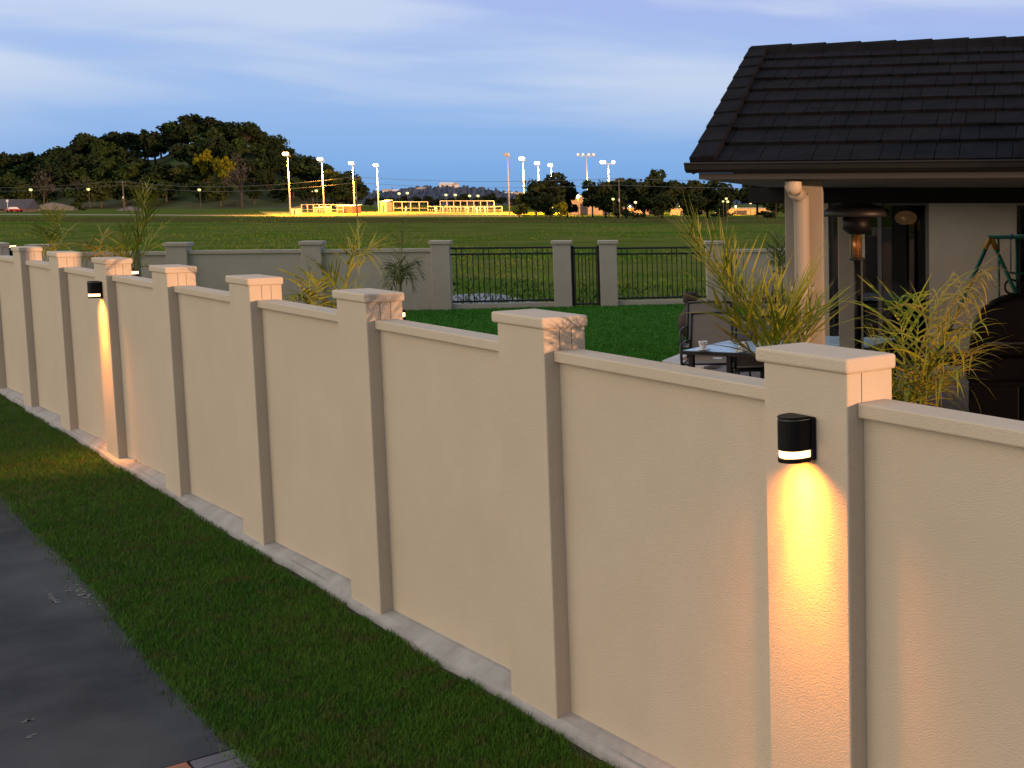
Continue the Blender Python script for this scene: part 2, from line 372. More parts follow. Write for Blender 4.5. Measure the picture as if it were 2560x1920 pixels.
# ------------------------------------------------------------------ wall lamps
def D_poly(r, st, n=14, back=0.):
    # outline: flat at y=0, straight sides to y=-st, half circle of radius r
    p = [(r, back)]
    for i in range(n+1):
        t = -math.pi*i/n; p.append((r*math.cos(t), -st+r*math.sin(t)))
    p.append((-r, back)); return p
def wall_lamp(label, loc, rz, power):
    t = thing('wall_lamp', label, 'wall lamp', loc, rz, 'wall lamps on the boundary wall')
    z0, z1 = -.085, .080
    MB().bx(-.066, .066, -.020, -.001, z0+.004, z1-.004).build('back_plate', M['black'], t, bevel=.006)
    r, st = .058, .052
    zb0, zb1 = z0+.016, z0+.043
    ri = r-.004
    hs = MB().prism(D_poly(r, st, back=-.0205), zb1, z1-.012).build('housing', M['black'], t, bevel=.002, segs=1)
    MB().prism(D_poly(r-.002, st, back=-.0205), z1-.0115, z1-.0095).build('trim_line', M['steel'], hs)
    MB().prism(D_poly(r, st, back=-.0205), z1-.009, z1).build('lid', M['black'], t, bevel=.0025)
    band = MB(); P = D_poly(ri, st, back=-.0205)[0:-1]+[(-ri,-.0205)]
    n = len(P); band.add([(p[0],p[1],zb0+.0006) for p in P]+[(p[0],p[1],zb1-.0006) for p in P], [(i,i+1,n+i+1,n+i) for i in range(n-1)])
    band.build('light_band', M['band'], t)
    # open bottom ring
    ring = MB(); Po = D_poly(r, st, back=-.0205); Pi = D_poly(r-.008, st, back=-.024); n = len(Po)
    vs = [(p[0],p[1],z0) for p in Po]+[(p[0],p[1],zb0) for p in Po]+[(p[0],p[1],z0) for p in Pi]+[(p[0],p[1],zb0) for p in Pi]
    fs = []
    for i in range(n):
        j = (i+1) % n
        fs += [(i,j,n+j,n+i), (2*n+i,3*n+i,3*n+j,2*n+j), (i,2*n+i,2*n+j,j), (n+i,n+j,3*n+j,3*n+i)]
    ring.add(vs, fs).build('bottom_ring', M['black'], t)
    for nm, pw, ang_, bl, cl_ in (('bulb', .42, 150, 1, (1,.27,.025)), ('bulb', .62, 98, 1, (1,.30,.028)), ('bulb', 2.0, 60, 1, (1,.31,.03))):
        s = light(nm, 'SPOT', (0,-.085,z0+.012), power*pw, cl_, t, spot_size=math.radians(ang_), spot_blend=bl, shadow_soft_size=.028)
        s.rotation_euler = (math.radians(-5),0,0)
    return t
LZ = .7483*S
wall_lamp('black half round wall lamp glowing on the nearest post', (7.8925*S, 0, LZ), 0, 112)
wall_lamp('black half round wall lamp lit on a post further down the street side', (2.8925*S, 0, LZ), 0, 125)
wall_lamp('lit wall lamp on the garden side of the third post from left, behind coping', (2.885*S, .0965*S, 1.74), math.pi, 3).rotation_euler = (math.pi,0,0)
wall_lamp('lit wall lamp peeping over the coping at the far left end', (-.10*S, .0965*S, 1.84), math.pi, 3).rotation_euler = (math.pi,0,0)
wall_lamp('lit wall lamp on the garden side beside the slim dark palm', (5.885*S, .0965*S, 1.735), math.pi, 3).rotation_euler = (math.pi,0,0)

# ------------------------------------------------------------------ verge grass blades
def blades(name, pts, h, w, lean, m, label=None, z=0, seg=2):
    n = len(pts); ang = rng.uniform(0, 2*math.pi, n); la = rng.uniform(0, 2*math.pi, n)
    hh = h*rng.uniform(.55, 1.25, n); ll = lean*hh*rng.uniform(.2, 1.3, n); ww = w*rng.uniform(.7, 1.3, n)
    dx, dy = np.cos(ang)*ww/2, np.sin(ang)*ww/2; lx, ly = np.cos(la)*ll, np.sin(la)*ll
    zz = pts[:,2]
    V = np.zeros((n,5,3))
    V[:,0] = np.stack([pts[:,0]-dx, pts[:,1]-dy, zz-.005], 1); V[:,1] = np.stack([pts[:,0]+dx, pts[:,1]+dy, zz-.005], 1)
    V[:,2] = np.stack([pts[:,0]-dx*.8+lx*.35, pts[:,1]-dy*.8+ly*.35, zz+hh*.6], 1); V[:,3] = np.stack([pts[:,0]+dx*.8+lx*.35, pts[:,1]+dy*.8+ly*.35, zz+hh*.6], 1)
    V[:,4] = np.stack([pts[:,0]+lx, pts[:,1]+ly, zz+hh], 1)
    idx = (np.arange(n)*5)[:,None]
    Fc = np.concatenate([idx+np.array([[0,1,3]]), idx+np.array([[0,3,2]]), idx+np.array([[2,3,4]])], 0)
    o = raw_mesh(name, V.reshape(-1,3), Fc, m); o['kind'] = 'stuff'
    if label: props(o, label, 'grass')
    return o
N = 440000
x = -3+21*rng.random(N); d = np.hypot(x-CX, 2.3)
keep = rng.random(N) < np.clip((6.5/d)**1.35, .10, 1); x = x[keep]
py = -(0.385+.0195*(x/S))*S+.02*np.sin(x*1.3); y = py-.03+rng.random(len(x))*(0.0-py)
edge = -.035+.028*np.sin(x*4.7)+.02*np.sin(x*13+1)
ok = y < edge; x, y = x[ok], y[ok]
blades('verge_grass', np.stack([x, y, np.full(len(x), -.066)+.012*(y+1)], 1), .029, .0032, .75, M['blade'], 'mown dark green grass strip between the wall and the footpath')

n = 1500
x = 2+14.5*rng.random(n); py = -(0.385+.0195*(x/S))*S+.02*np.sin(x*1.3)
side = rng.random(n) < .7
y = np.where(side, py-.035-.03*np.abs(rng.normal(size=n)), -.03+.03*rng.normal(size=n)+.02*np.sin(x*4.7))
blades('verge_fringe', np.stack([x, y, np.full(n, -.067)], 1), .038, .0032, 1.2, M['blade'], 'stray longer grass blades leaning over the footpath edge and the footing')

# ------------------------------------------------------------------ garden: lawn, patio, rear boundary
BA = gz(985, 668, .2); BB = gz(1545, 655, .2); BD = (BB-BA).normalized(); BN = Vector((BD.y,-BD.x,0))
def bline(vx):
    lo, hi = -60., 60.
    for _ in range(60):
        m_ = (lo+hi)/2
        if vx_of(BA+BD*m_) < vx: lo = m_
        else: hi = m_
    return lo
LW0 = BA+BD*((.15-BA.y)/BD.y); LW1 = BA+BD*22
mb = MB(); mb.prism([(30,.15),(30,24),(LW1.x,LW1.y),(LW0.x,LW0.y)], -.09, .2)
struct('lawn', mb, M['lawn'])
# lawn blades over the part in view
n = 95000
q = np.array([gz(v, w, .2)[:] for v, w in ((840,672),(1700,650),(1700,790),(1080,790))])
a, b = rng.random(n)**.9, rng.random(n)
P = (q[0]*(1-b)[:,None]+q[3]*b[:,None])*(1-a)[:,None]+(q[1]*(1-b)[:,None]+q[2]*b[:,None])*a[:,None]
P = P[(P[:,1] > .7) & (((P[:,0]-BA.x)*BN.x+(P[:,1]-BA.y)*BN.y) > .05)]
blades('lawn_grass', P, .034, .009, .8, M['lawnblade'], 'short green lawn inside the rear wall')
# field tufts beyond the rear wall
n = 60000
D = 29*np.exp(rng.random(n)*math.log(230/29)); lt = (-.95+.85*rng.random(n))*D
P = np.stack([CX+FH.x*D+RT.x*lt, CY+FH.y*D+RT.y*lt, np.full(n,-.1)], 1)
ok = (((P[:,0]-BA.x)*BN.x+(P[:,1]-BA.y)*BN.y) < -.6) & (P[:,1] > -30)
nf = np.sin(P[:,0]*.13+np.sin(P[:,1]*.11)*2)+np.sin(P[:,1]*.19+P[:,0]*.05); ok &= (rng.random(n) < .35+.3*nf)
blades('field_tufts', P[ok], .12, .05, 1.1, M['tuft'], 'rough clumps of grass across the open field')
# patio
def floorpoly(name, poly, z, m, th=.05): return struct(name, MB().prism(poly, z-th, z), m)
pt = [gz(1395,800,.25), gz(1490,752,.25), gz(1600,700,.25), cw(-3.4,24,.25), cw(9,24,.25), cw(9,2.8,.25), Vector((16.2,.32,.25)), Vector((12.2,.32,.25))]
floorpoly('patio', [(p.x,p.y) for p in pt], .25, M['paver'], .06)

# rear wall posts (their tops follow the fall of the ground)
posts = [(-60,526),(102,527),(395,523),(683,520),(958,519),(1218,519),(1317,519),(1545,520),(1850,520)]
info = []
for vx, vy in posts:
    s_ = bline(vx); p = BA+BD*s_; d = (p-CAM).dot(FW); top = at(vx, vy, d).z; info.append((s_, p, top)); print('rear', vx, s_, p, top)
ang = math.atan2(BD.y, BD.x)
def rear_wall(label, idxs):
    t = thing('rear_wall', label, 'wall', info[idxs[0]][1], ang)
    s0 = info[idxs[0]][0]
    for n_, i in enumerate(idxs):
        s_, p, top = info[i]; sx = s_-s0; w = .185
        po = MB().bx(sx-w, sx+w, -.17, .17, -.35-.2*0, top-.2-.075).build('post', M['stucco_grey'], t, bevel=.01); po.location.z = 0
        MB().bx(sx-w-.035, sx+w+.035, -.205, .205, top-.2-.077, top-.2).build('cap', M['stucco_grey'], po, bevel=.012)
        if n_+1 < len(idxs):
            s2, p2, top2 = info[idxs[n_+1]]; a_, b_ = sx+w, s2-s0-w; zt = min(top, top2)-.2-.165
            MB().bx(a_-.001, b_+.001, -.06, .06, -.35, zt-.07).build('panel', M['stucco_grey'], t)
            MB().bx(a_, b_, -.105, .105, zt-.072, zt).build('coping', M['stucco_grey'], t.children[-1], bevel=.006)
    return t
rear_wall('grey beige rear wall with capped posts, on the left of the black railings', [0,1,2,3,4])
rear_wall('short grey rear wall on the far side of the railings, behind the house column', [7,8])
for i, lab in ((5, 'capped grey pillar between the railings and the narrow gate'), (6, 'capped grey pillar on the latch side of the narrow gate')):
    s_, p, top = info[i]; t = thing('gate_pillar', lab, 'pillar', p, ang)
    MB().bx(-.185,.185,-.17,.17,-.35,top-.2-.075).build('post', M['stucco_grey'], t, bevel=.01)
    MB().bx(-.22,.22,-.205,.205,top-.277,top-.2).build('cap', M['stucco_grey'], t, bevel=.012)
def railing(label, i, j, z0, plinth=True, name='railing', cat='railing', frame=.02, npk=None):
    sa, pa, ta = info[i]; sb, pb, tb = info[j]; w = .185
    L_ = sb-sa-2*w; t = thing(name, label, cat, pa+BD*w, ang)
    top = at(vx_of((pa+pb)/2), 535, ((pa+pb)/2-CAM).dot(FW)).z-.2
    if plinth: MB().bx(.001, L_-.001, -.08, .08, -.35, z0-.05).build('plinth', M['stucco_grey'], t, bevel=.006)
    for nm, z in (('top_rail', top), ('middle_rail', top-.13), ('bottom_rail', z0)):
        MB().bx(.0, L_, -.02, .02, z-.02, z+.02).build(nm, M['blackm'], t)
    n = npk or int(L_/.105); mb = MB(); up = MB()
    for k in range(1, n):
        x_ = L_*k/n; mb.bx(x_-.009, x_+.009, -.009, .009, z0+.02, top-.15)
        if k % 5 in (1, 2): mb.bx(x_-.009, x_+.009, -.009, .009, top-.11, top-.02)
    mb.build('pickets', M['blackm'], t)
    if frame > .02:
        for x_ in (.03, L_-.03): MB().bx(x_-.03, x_+.03, -.03, .03, z0-.03, top+.05).build('stile', M['blackm'], t)
    return t, L_, top
railing('black metal railing on a low plinth, left of the narrow gate', 4, 5, .16)
g, L_, top = railing('narrow black metal gate between two grey pillars', 5, 6, .05, False, 'garden_gate', 'gate', .03, 8)
MB().bx(L_-.02, L_+.05, -.09, -.03, top-.28, top-.16).build('latch', M['blackm'], g, bevel=.01)
railing('black metal railing on a low plinth, right of the narrow gate', 6, 7, .16)
# blue grey concrete outside the railing
q = [gz(v, w, -.08) for v, w in ((960,652),(985,637),(1050,634),(1085,637),(1160,653),(1165,662),(960,662))]
struct('driveway_apron', MB().prism([(p.x,p.y) for p in q], -.12, -.07), mat('apron_concrete', (.21,.22,.27), .7, (.25,.26,.30), 2))

# ------------------------------------------------------------------ house with open gabled patio roof
def wb(mb, name, m, parent, **k):
    """build in world coordinates under a parent whose own origin is elsewhere"""
    o = mb.build(name, m, **k); o.parent = parent; o.matrix_parent_inverse = parent_world(parent).inverted(); return o
def parent_world(p):
    mtx = p.matrix_parent_inverse @ Matrix.LocRotScale(p.location, p.rotation_euler, p.scale) if p.parent else Matrix.LocRotScale(p.location, p.rotation_euler, p.scale)
    return parent_world(p.parent) @ mtx if p.parent else mtx
ZE = 2.745; ZR = 3.86
E1, E2, R1, R2 = gz(1503,352,ZE), gz(2212,345,ZE), gz(1626,114,ZR), gz(2212,95,ZR)
house = thing('house', 'low house with black tiled roof and open patio under its eaves, right of the lawn', 'house', (E1.x,E1.y,.2))
ED = (E2-E1); EL = ED.length; ed = ED.normalized(); TR = 2.25
E2, R2 = E1+ED*TR, R1+(R2-R1)*TR
B1, B2 = Vector((2*R1.x-E1.x,2*R1.y-E1.y,ZE)), Vector((2*R2.x-E2.x,2*R2.y-E2.y,ZE))
def slope_pt(u, s): return (E1*(1-u)+E2*u)*(1-s)+(R1*(1-u)+R2*u)*s
nrm = (E2-E1).cross(R1-E1).normalized();  nrm = nrm if nrm.z > 0 else -nrm
roof_deck = MB().quad(E1-nrm*.02,E2-nrm*.02,R2-nrm*.02,R1-nrm*.02).quad(R1-nrm*.02,R2-nrm*.02,B2-nrm*.02,B1-nrm*.02)
tl = MB(); NC = 9; TW = (E2-E1).length; rt_ = random.Random(11)
for j in range(NC):
    s0, s1 = j/NC-(.012 if j == 0 else 0), min((j+1.12)/NC, 1.0); u = .012
    while u < 1:
        w = rt_.choice((.10,.13,.16,.2,.24))/TW; u1 = min(u+w, 1); g = .0022/TW
        lift = .028+rt_.uniform(-.0015,.002); ds = rt_.uniform(-.0015,.0015)
        p = [slope_pt(u+g,s0+ds), slope_pt(u1-g,s0+ds), slope_pt(u1-g,s1), slope_pt(u+g,s1)]
        top = [p[0]+nrm*lift, p[1]+nrm*lift, p[2]+nrm*.004, p[3]+nrm*.004]
        bot = [p[0]+nrm*.002, p[1]+nrm*.002]
        tl.add(top+bot, [(0,1,2,3),(0,4,5,1),(0,3,4),(1,5,2)])
        u = u1
roof = wb(tl, 'roof', M['tile'], house, recalc=False)
wb(roof_deck, 'roof_deck', M['gutter'], roof)
sd = (R1-E1)
bc = MB(); NB = 9
for j in range(NB):
    a, b = E1+sd*(j/NB-.01), E1+sd*((j+1.05)/NB)
    for lift0, lift1 in ((.050,.036),):
        l = -ed*.035; r_ = ed*.155
        vs = [a+l-nrm*.07, a+l+nrm*lift0, a+r_+nrm*(lift0+.012), a+r_-nrm*.01, b+l-nrm*.07, b+l+nrm*lift1, b+r_+nrm*(lift1+.012), b+r_-nrm*.01]
        bc.add(vs, [(0,1,2,3),(4,7,6,5),(0,4,5,1),(1,5,6,2),(2,6,7,3)])
wb(bc, 'barge_cap', M['tile'], roof, bevel=.006, segs=1)
rc = MB(); RL = (R2-R1).length; rd = (R2-R1).normalized(); rn = Vector((-rd.y,rd.x,0)); n = int(RL/.335)
for j in range(n):
    a = R1+rd*(j*.335-.01); b = R1+rd*((j+1)*.335+.05)
    za, zb = .030, .043
    vs = []
    for p, z in ((a,za),(b,zb)):
        vs += [p-rn*.13+Vector((0,0,z-.075)), p-rn*.06+Vector((0,0,z+.005)), p+Vector((0,0,z+.032)), p+rn*.06+Vector((0,0,z+.005)), p+rn*.13+Vector((0,0,z-.075))]
    rc.add(vs, [(0,1,2,3,4),(9,8,7,6,5)]+[(i,i+5,i+6,i+1) for i in range(4)])
wb(rc, 'ridge_cap', M['tile'], roof)
# gutter along the eave, with a lip, and the fascia under it
def lineprism(a, b, prof, name, m, parent, out):
    mb = MB(); n = len(prof); vs = [a+out*q[0]+Vector((0,0,q[1])) for q in prof]+[b+out*q[0]+Vector((0,0,q[1])) for q in prof]
    mb.add(vs, [tuple(range(n)), tuple(reversed(range(n,2*n)))]+[(i,n+i,n+(i+1)%n,(i+1)%n) for i in range(n)])
    return wb(mb, name, m, parent)
out = Vector((ed.y,-ed.x,0));  out = out if out.dot(CAM-E1) > 0 else -out
gp = [(-.015,-.005),(.075,0),(.08,-.008),(.074,-.016),(.07,-.045),(.05,-.066),(-.015,-.066)]
lineprism(E1-ed*.045, E2, gp, 'gutter', M['gutter'], house, out)
fa = [(-.05,-.067),(.0,-.067),(.0,-.108),(-.05,-.108)]
lineprism(E1+ed*.02, E2, fa, 'fascia', M['fascia'], house, out)
sv = [E1+ed*.03-out*.02, E2, B2, B1+ed*.03]
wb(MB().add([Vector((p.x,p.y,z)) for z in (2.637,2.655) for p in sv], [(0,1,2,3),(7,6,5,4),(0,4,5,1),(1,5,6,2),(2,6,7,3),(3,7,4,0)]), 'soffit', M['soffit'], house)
# gable end board and rear fascia
gb = MB().add([E1+ed*.04-out*.05+Vector((0,0,-.03)), B1+ed*.04+Vector((0,0,-.03)), R1+ed*.04+Vector((0,0,-.05))], [(0,1,2)])
wb(gb, 'gable_board', M['fascia'], house)
lineprism(B1, B2, [(0,-.0),(.03,-.0),(.03,-.16),(0,-.16)], 'rear_fascia', M['gutter'], house, -out)
bm_ = MB()
HX = (RT*math.cos(.1)+FH*math.sin(.1)); HY = (-FH*math.cos(.1)+RT*math.sin(.1))
def bxe(mb, c, hx, hy, z0, z1):
    X, Y = HX*hx, HY*hy; c = Vector((c.x,c.y,0))
    ps = [c-X-Y, c+X-Y, c+X+Y, c-X+Y]
    return mb.prism([(p.x,p.y) for p in ps], z0, z1)
c1 = at(1740,600,8.35); c1.z = 0
q = at(1737,600,8.35)
wb(bxe(MB(), c1, .125, .125, .2, 2.637), 'column', M['column'], house, bevel=.006)
c2 = at(1838,600,12.6)
wb(bxe(MB(), c2, .125, .125, .2, 2.637), 'column', M['column'], house, bevel=.006)
for i, (v, D) in enumerate(((2420,7.9),(2460,11.9))):
    wb(bxe(MB(), at(v,600,D), .125, .125, .2, 2.637), 'column', M['column'], house, bevel=.006)
wb(bxe(MB(), c2+RT*1.6, 2.6, .06, 2.48, 2.6365), 'beam', M['gutter'], house)
pf = c1-FH*.18+RT*.005
st = at(1713.5,391,8.0); st = Vector((st.x,st.y,0))
pts = [st+Vector((0,0,2.69)), st+Vector((0,0,2.585)), st+Vector((0,0,2.56))+(pf-st)*.12, st+Vector((0,0,2.545))+(pf-st)*.45, pf*1.0+Vector((0,0,2.535))-(pf-st)*.1, pf+Vector((0,0,2.50)), pf+Vector((0,0,2.44)), pf+Vector((0,0,.25))]
dpo = wb(MB().tube(pts[4:], .052, 16), 'downpipe', M['pipe'], house)
wb(MB().tube(pts[:3], [.054,.055,.05], 16), 'elbow', M['pipe_lit'], dpo); wb(MB().tube(pts[2:5], [.049,.049,.05], 16), 'bend', M['pipe'], dpo)
wb(MB().tube([st+Vector((0,0,2.648)), st+Vector((0,0,2.622))], .058, 16), 'joint_ring', M['fascia'], dpo)
for z in (1.9, .9): wb(bxe(MB(), pf+FH*.02, .075, .045, z, z+.03), 'pipe_clip', M['pipe'], dpo)
# main body behind the patio, wing to the right
hw = MB()
def hbox(mb, l0, l1, d0, d1, z0, z1): return mb.prism([tuple(cw(l,d,0)[:2]) for l,d in ((l0,d0),(l1,d0),(l1,d1),(l0,d1))], z0, z1)
DW = 16.2
def lat_at(vx, D): return (vx*K-2457.6)/F*D
la, lb, lc = lat_at(1790,DW), lat_at(2007,DW), lat_at(2196,DW)
hbox(hw, lat_at(1745,DW), la, DW, DW+.22, .2, 2.62)
hbox(hw, lb, lc, DW, DW+.22, .2, 2.62)
hbox(hw, la, lb, DW, DW+.22, 2.5, 2.62); hbox(hw, lc, 2.0, DW, DW+.22, 2.45, 2.62)
hbox(hw, lat_at(1745,DW), lat_at(1745,DW)+.22, DW+.2205, 24, .2, 2.62)
hbox(hw, 2.0, 9, 9.5, 26, .2, 2.62)
wb(hw, 'wall', M['housewall'], house)
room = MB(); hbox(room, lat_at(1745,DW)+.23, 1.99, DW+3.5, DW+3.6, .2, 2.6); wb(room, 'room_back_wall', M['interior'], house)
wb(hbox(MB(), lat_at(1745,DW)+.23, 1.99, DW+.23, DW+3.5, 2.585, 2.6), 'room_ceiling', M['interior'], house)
gm = mat('clear_glass', (1,1,1), .0, trans=1, spec=.5)
for l0, l1 in ((la, (la+lb)/2+.03), ((la+lb)/2-.03, lb), (lc, 1.99)):
    d = DW+.12+(.05 if l0 > la and l0 < lb-.1 else 0)
    z1 = 2.5 if l0 < lb-.1 else 2.45
    fr = MB()
    hbox(fr, l0+.002, l0+.055, d, d+.04, .25, z1); hbox(fr, l1-.055, l1-.002, d, d+.04, .25, z1); hbox(fr, l0+.055, l1-.055, d, d+.04, .25, .31); hbox(fr, l0+.055, l1-.055, d, d+.04, z1-.05, z1)
    f_ = wb(fr, 'glass_door', mat('door_frame', (.11,.105,.10), .4), house)
    wb(hbox(MB(), l0+.054, l1-.054, d+.014, d+.022, .305, z1-.048), 'pane', gm, f_)
# main roof: low hipped roof behind, dark
def hip(mb, l0, l1, d0, d1, z0, pitch):
    h = min(l1-l0, d1-d0)/2; z1 = z0+h*pitch
    if l1-l0 > d1-d0: r = [(l0+h,(d0+d1)/2),(l1-h,(d0+d1)/2)]
    else: r = [((l0+l1)/2,d0+h),((l0+l1)/2,d1-h)]
    P = [cw(l,d,z0) for l,d in ((l0,d0),(l1,d0),(l1,d1),(l0,d1))]+[cw(l,d,z1) for l,d in r]
    fs = [(0,1,5,4),(2,3,4,5),(1,2,5),(3,0,4)] if l1-l0 > d1-d0 else [(0,1,4),(1,2,5,4),(2,3,5),(3,0,4,5)]
    Q = [p-Vector((0,0,.16)) for p in P[:4]]
    return mb.add(P+Q, fs+[(6,7,1,0),(7,8,2,1),(8,9,3,2),(9,6,0,3),(6,9,8,7)])
rr = MB(); hip(rr, lat_at(1625,15.6), 2.6, 15.6, 25, 2.80, .36); rr2 = wb(rr, 'rear_roof', M['tile'], house)
wr = MB(); hip(wr, .245, 9.6, 7.35, 26.6, 2.86, .36); wb(wr, 'wing_roof', M['tile'], house)
# pendant lamp inside
pc = at(1957,470,17.4); t = thing('pendant_lamp', 'round amber glass pendant lamp with a glint added as faint glow inside the dark doorway', 'lamp', pc)
MB().lathe([(.002,-.10),(.08,-.095),(.14,-.06),(.165,0),(.14,.05),(.08,.085),(.02,.095)], n=20).build('shade', M['pendant'], t)
MB().tube([(0,0,.09),(0,0,2.585-pc.z)], .006, 6).build('cord', M['black'], t)

# ------------------------------------------------------------------ patio things
HS = .8; p = at(1852,600,11.4); zz = lambda vy: at(1852,vy,11.4).z-.25
t = thing('patio_heater', 'tall black mushroom patio heater with a glass tube glowing copper', 'heater', (p.x,p.y,.25))
MB().lathe([(.001,0),(.24,0),(.24,.03),(.20,.05),(.19,.62),(.06,.68),(.043,.70)], n=24).build('base', M['black'], t)
MB().tube([(0,0,.69),(0,0,zz(562))], .033, 12).build('pole', M['black'], t)
MB().lathe([(.035,zz(564)),(.095*HS,zz(561)),(.10*HS,zz(557)),(.03,zz(556))], n=20).build('collar', M['blackm'], t)
MB().lathe([(.09*HS,zz(556.5)),(.09*HS,zz(505))], n=24).build('glass_tube', mat('heater_glass', (.9,.9,.9), .05, trans=1, spec=.5), t)
MB().lathe([(.001,zz(556)),(.03,zz(556)),(.03,zz(507)),(.001,zz(506))], n=12).build('burner_rod', M['copper'], t)
MB().lathe([(.06,zz(506)),(.10*HS,zz(505)),(.165*HS,zz(494)),(.165*HS,zz(470)),(.09*HS,zz(466)),(.001,zz(466))], n=20).build('burner', M['black'], t)
MB().lathe([(.375*HS,zz(468)),(.385*HS,zz(467)),(.375*HS,zz(455)),(.30*HS,zz(446)),(.16*HS,zz(439)),(.02,zz(437.5)),(.001,zz(437)),(.02,zz(440)),(.28*HS,zz(450)),(.365*HS,zz(467.5))], n=36).build('hood', M['blackm'], t)

# glass table, seen end on
A = gz(1472,759.5,.97); Bx = gz(1640,766,.97); Cx = gz(1548,721.6,.97)
ux = (Bx-A); ux.z = 0; ux = ux.normalized(); uy = (Cx-A); uy.z = 0; ly = uy.length; uy = Vector((-ux.y,ux.x,0)); LX = 1.75; LY = 1.7
tang = math.atan2(ux.y,ux.x); t = thing('patio_table', 'pale blue glass topped table with dark legs on the patio', 'table', (A.x,A.y,.25), tang)
def tb(x0,x1,y0,y1,z0,z1,nm,m,**k): return MB().bx(x0,x1,y0,y1,z0,z1).build(nm,m,t,**k)
fr = MB().bx(0,LX,0,.05,.69,.725).bx(0,LX,LY-.05,LY,.69,.725).bx(0,.05,.05,LY-.05,.69,.725).bx(LX-.05,LX,.05,LY-.05,.69,.725).bx(.05,LX-.05,LY*.52,LY*.52+.035,.69,.725)
fr.build('frame', M['chairframe'], t)
tb(.02,LX-.02,.02,LY*.52-.002,.7255,.733,'glass_top',M['tableglass'],bevel=.002); tb(.02,LX-.02,LY*.52+.037,LY-.02,.7255,.733,'glass_top',M['tableglass'],bevel=.002)
for x_ in (.06,LX*.28,LX*.62,LX-.09):
    for y_ in ((.03,) if .1 < x_ < LX-.2 else (.03,LY-.08)): tb(x_,x_+.05,y_,y_+.05,0,.69,'leg',M['chairframe'],bevel=.004)
tb(.115,LX-.09,.045,.065,.14,.165,'stretcher',M['chairframe'])
def cup(v, w, label):
    p = gz(v, w, .985); t = thing('coffee_cup', label, 'cup', (p.x,p.y,.984), 0, 'white cups on the glass table')
    MB().lathe([(.001,.022),(.022,.022),(.034,.045),(.047,.09),(.049,.098),(.044,.098),(.032,.05),(.002,.035)], n=20).build('bowl', M['china'], t)
    MB().lathe([(.001,.0),(.03,.0),(.075,.014),(.078,.018),(.03,.006),(.001,.022)], n=24).build('saucer', M['china'], t)
    MB().tube([(.045,0,.085),(.068,0,.085),(.075,0,.065),(.062,0,.05),(.038,0,.05)], .005, 6).build('handle', M['china'], t)
cup(1519,757.5,'white cup and saucer near the left corner of the glass table'); cup(1604,760.5,'white cup and saucer on the glass table, close behind the palm')
def chair(label, pos, rz, group='dark framed sling chairs on the patio'):
    t = thing('patio_chair', label, 'chair', pos, rz, group)   # faces -y
    w = .28
    fr = MB()
    for s in (-1,1):
        fr.tube([(s*w,.16,.43),(s*w,.24,.70),(s*(w-.0),.33,1.0)], .016, 8)
    fr.tube([(-w,.33,1.0),(0,.335,1.012),(w,.33,1.0)], .016, 8); fr.tube([(-w,-.25,.42),(-w,.16,.43)], .015, 8); fr.tube([(w,-.25,.42),(w,.16,.43)], .015, 8)
    fr.tube([(-w,-.25,.42),(w,-.25,.42)], .015, 8)
    fr.build('frame', M['chairframe'], t)
    MB().add([(-w+.015,.168,.45),(w-.015,.168,.45),(w-.015,.327,.985),(-w+.015,.327,.985),(-w+.015,.174,.447),(w-.015,.174,.447),(w-.015,.333,.983),(-w+.015,.333,.983)],
             [(0,1,2,3),(7,6,5,4),(0,4,5,1),(1,5,6,2),(2,6,7,3),(3,7,4,0)]).build('backrest', M['sling'], t)
    MB().bx(-w+.015,w-.015,-.24,.15,.422,.43).build('seat', M['sling'], t)
    for s in (-1,1):
        MB().tube([(s*w,.26,.66),(s*(w+.03),.1,.665),(s*(w+.03),-.22,.65),(s*(w+.02),-.27,.6),(s*w,-.28,0)], .014, 8).build('leg', M['chairframe'], t)
        MB().tube([(s*w,.16,.43),(s*w,.22,.2),(s*w,.3,0)], .014, 8).build('leg', M['chairframe'], t)
    return t
face = math.atan2(-FH.x, FH.y)      # chair facing the camera
for v, w, dr, lab in ((1548,677,.05,'sling chair at the far left end of the glass table, near the chiminea'), (1538,653.5,.1,'sling chair directly in front of the dark chiminea chimney'),
                  (1646,686,.2,'sling chair half hidden by palm leaves, beyond the right part of the glass table'), (1678,652,.1,'sling chair back showing between the palm and the tan column')):
    p = gz(v, w, 1.17); d = p-FH*.33; chair(lab, (d.x,d.y,.25), face+dr).scale = (1,1,.92)
p = gz(1640,800,.62); chair('empty dark chair tucked under the near side of the glass table', (p.x,p.y,.25), face+math.pi+.3)
p = gz(1802,690,.9); chair('sling chair with curved metal arm standing right of the downpipe', (p.x,p.y,.25), face-1.2)
p = gz(1915,618,1.2); chair('pale sling chair in front of the dark glass doors', (p.x,p.y,.25), face-.5)
# chiminea
p = gz(1493,752,.25); d = (p-CAM).dot(FW); sc = d/2649
t = thing('chiminea', 'dark clay chiminea with a round belly and tall chimney, left of the chairs', 'chiminea', (p.x,p.y,.25))
hz_ = at(1493,630,d).z-.25; q = hz_/1.36
MB().lathe([(r*q,z*q) for r,z in ((.001,.25),(.12,.26),(.25,.38),(.31,.55),(.29,.72),(.2,.86),(.15,.94),(.13,1.0))], n=28).build('belly', M['clay'], t)
MB().lathe([(r*q,z*q) for r,z in ((.13,.99),(.125,1.06),(.13,1.10),(.165,1.12),(.17,1.33),(.15,1.36),(.12,1.35),(.10,1.1))], n=24).build('chimney', M['clay'], t)
st_ = MB().tube([(.2*q*math.cos(a),.2*q*math.sin(a),.3*q) for a in np.linspace(0,2*math.pi,17)], .010, 6)
for a in (0.5,2.6,4.7): st_.tube([(.2*q*math.cos(a),.2*q*math.sin(a),.3*q),(.27*q*math.cos(a),.27*q*math.sin(a),0)], .011, 6)
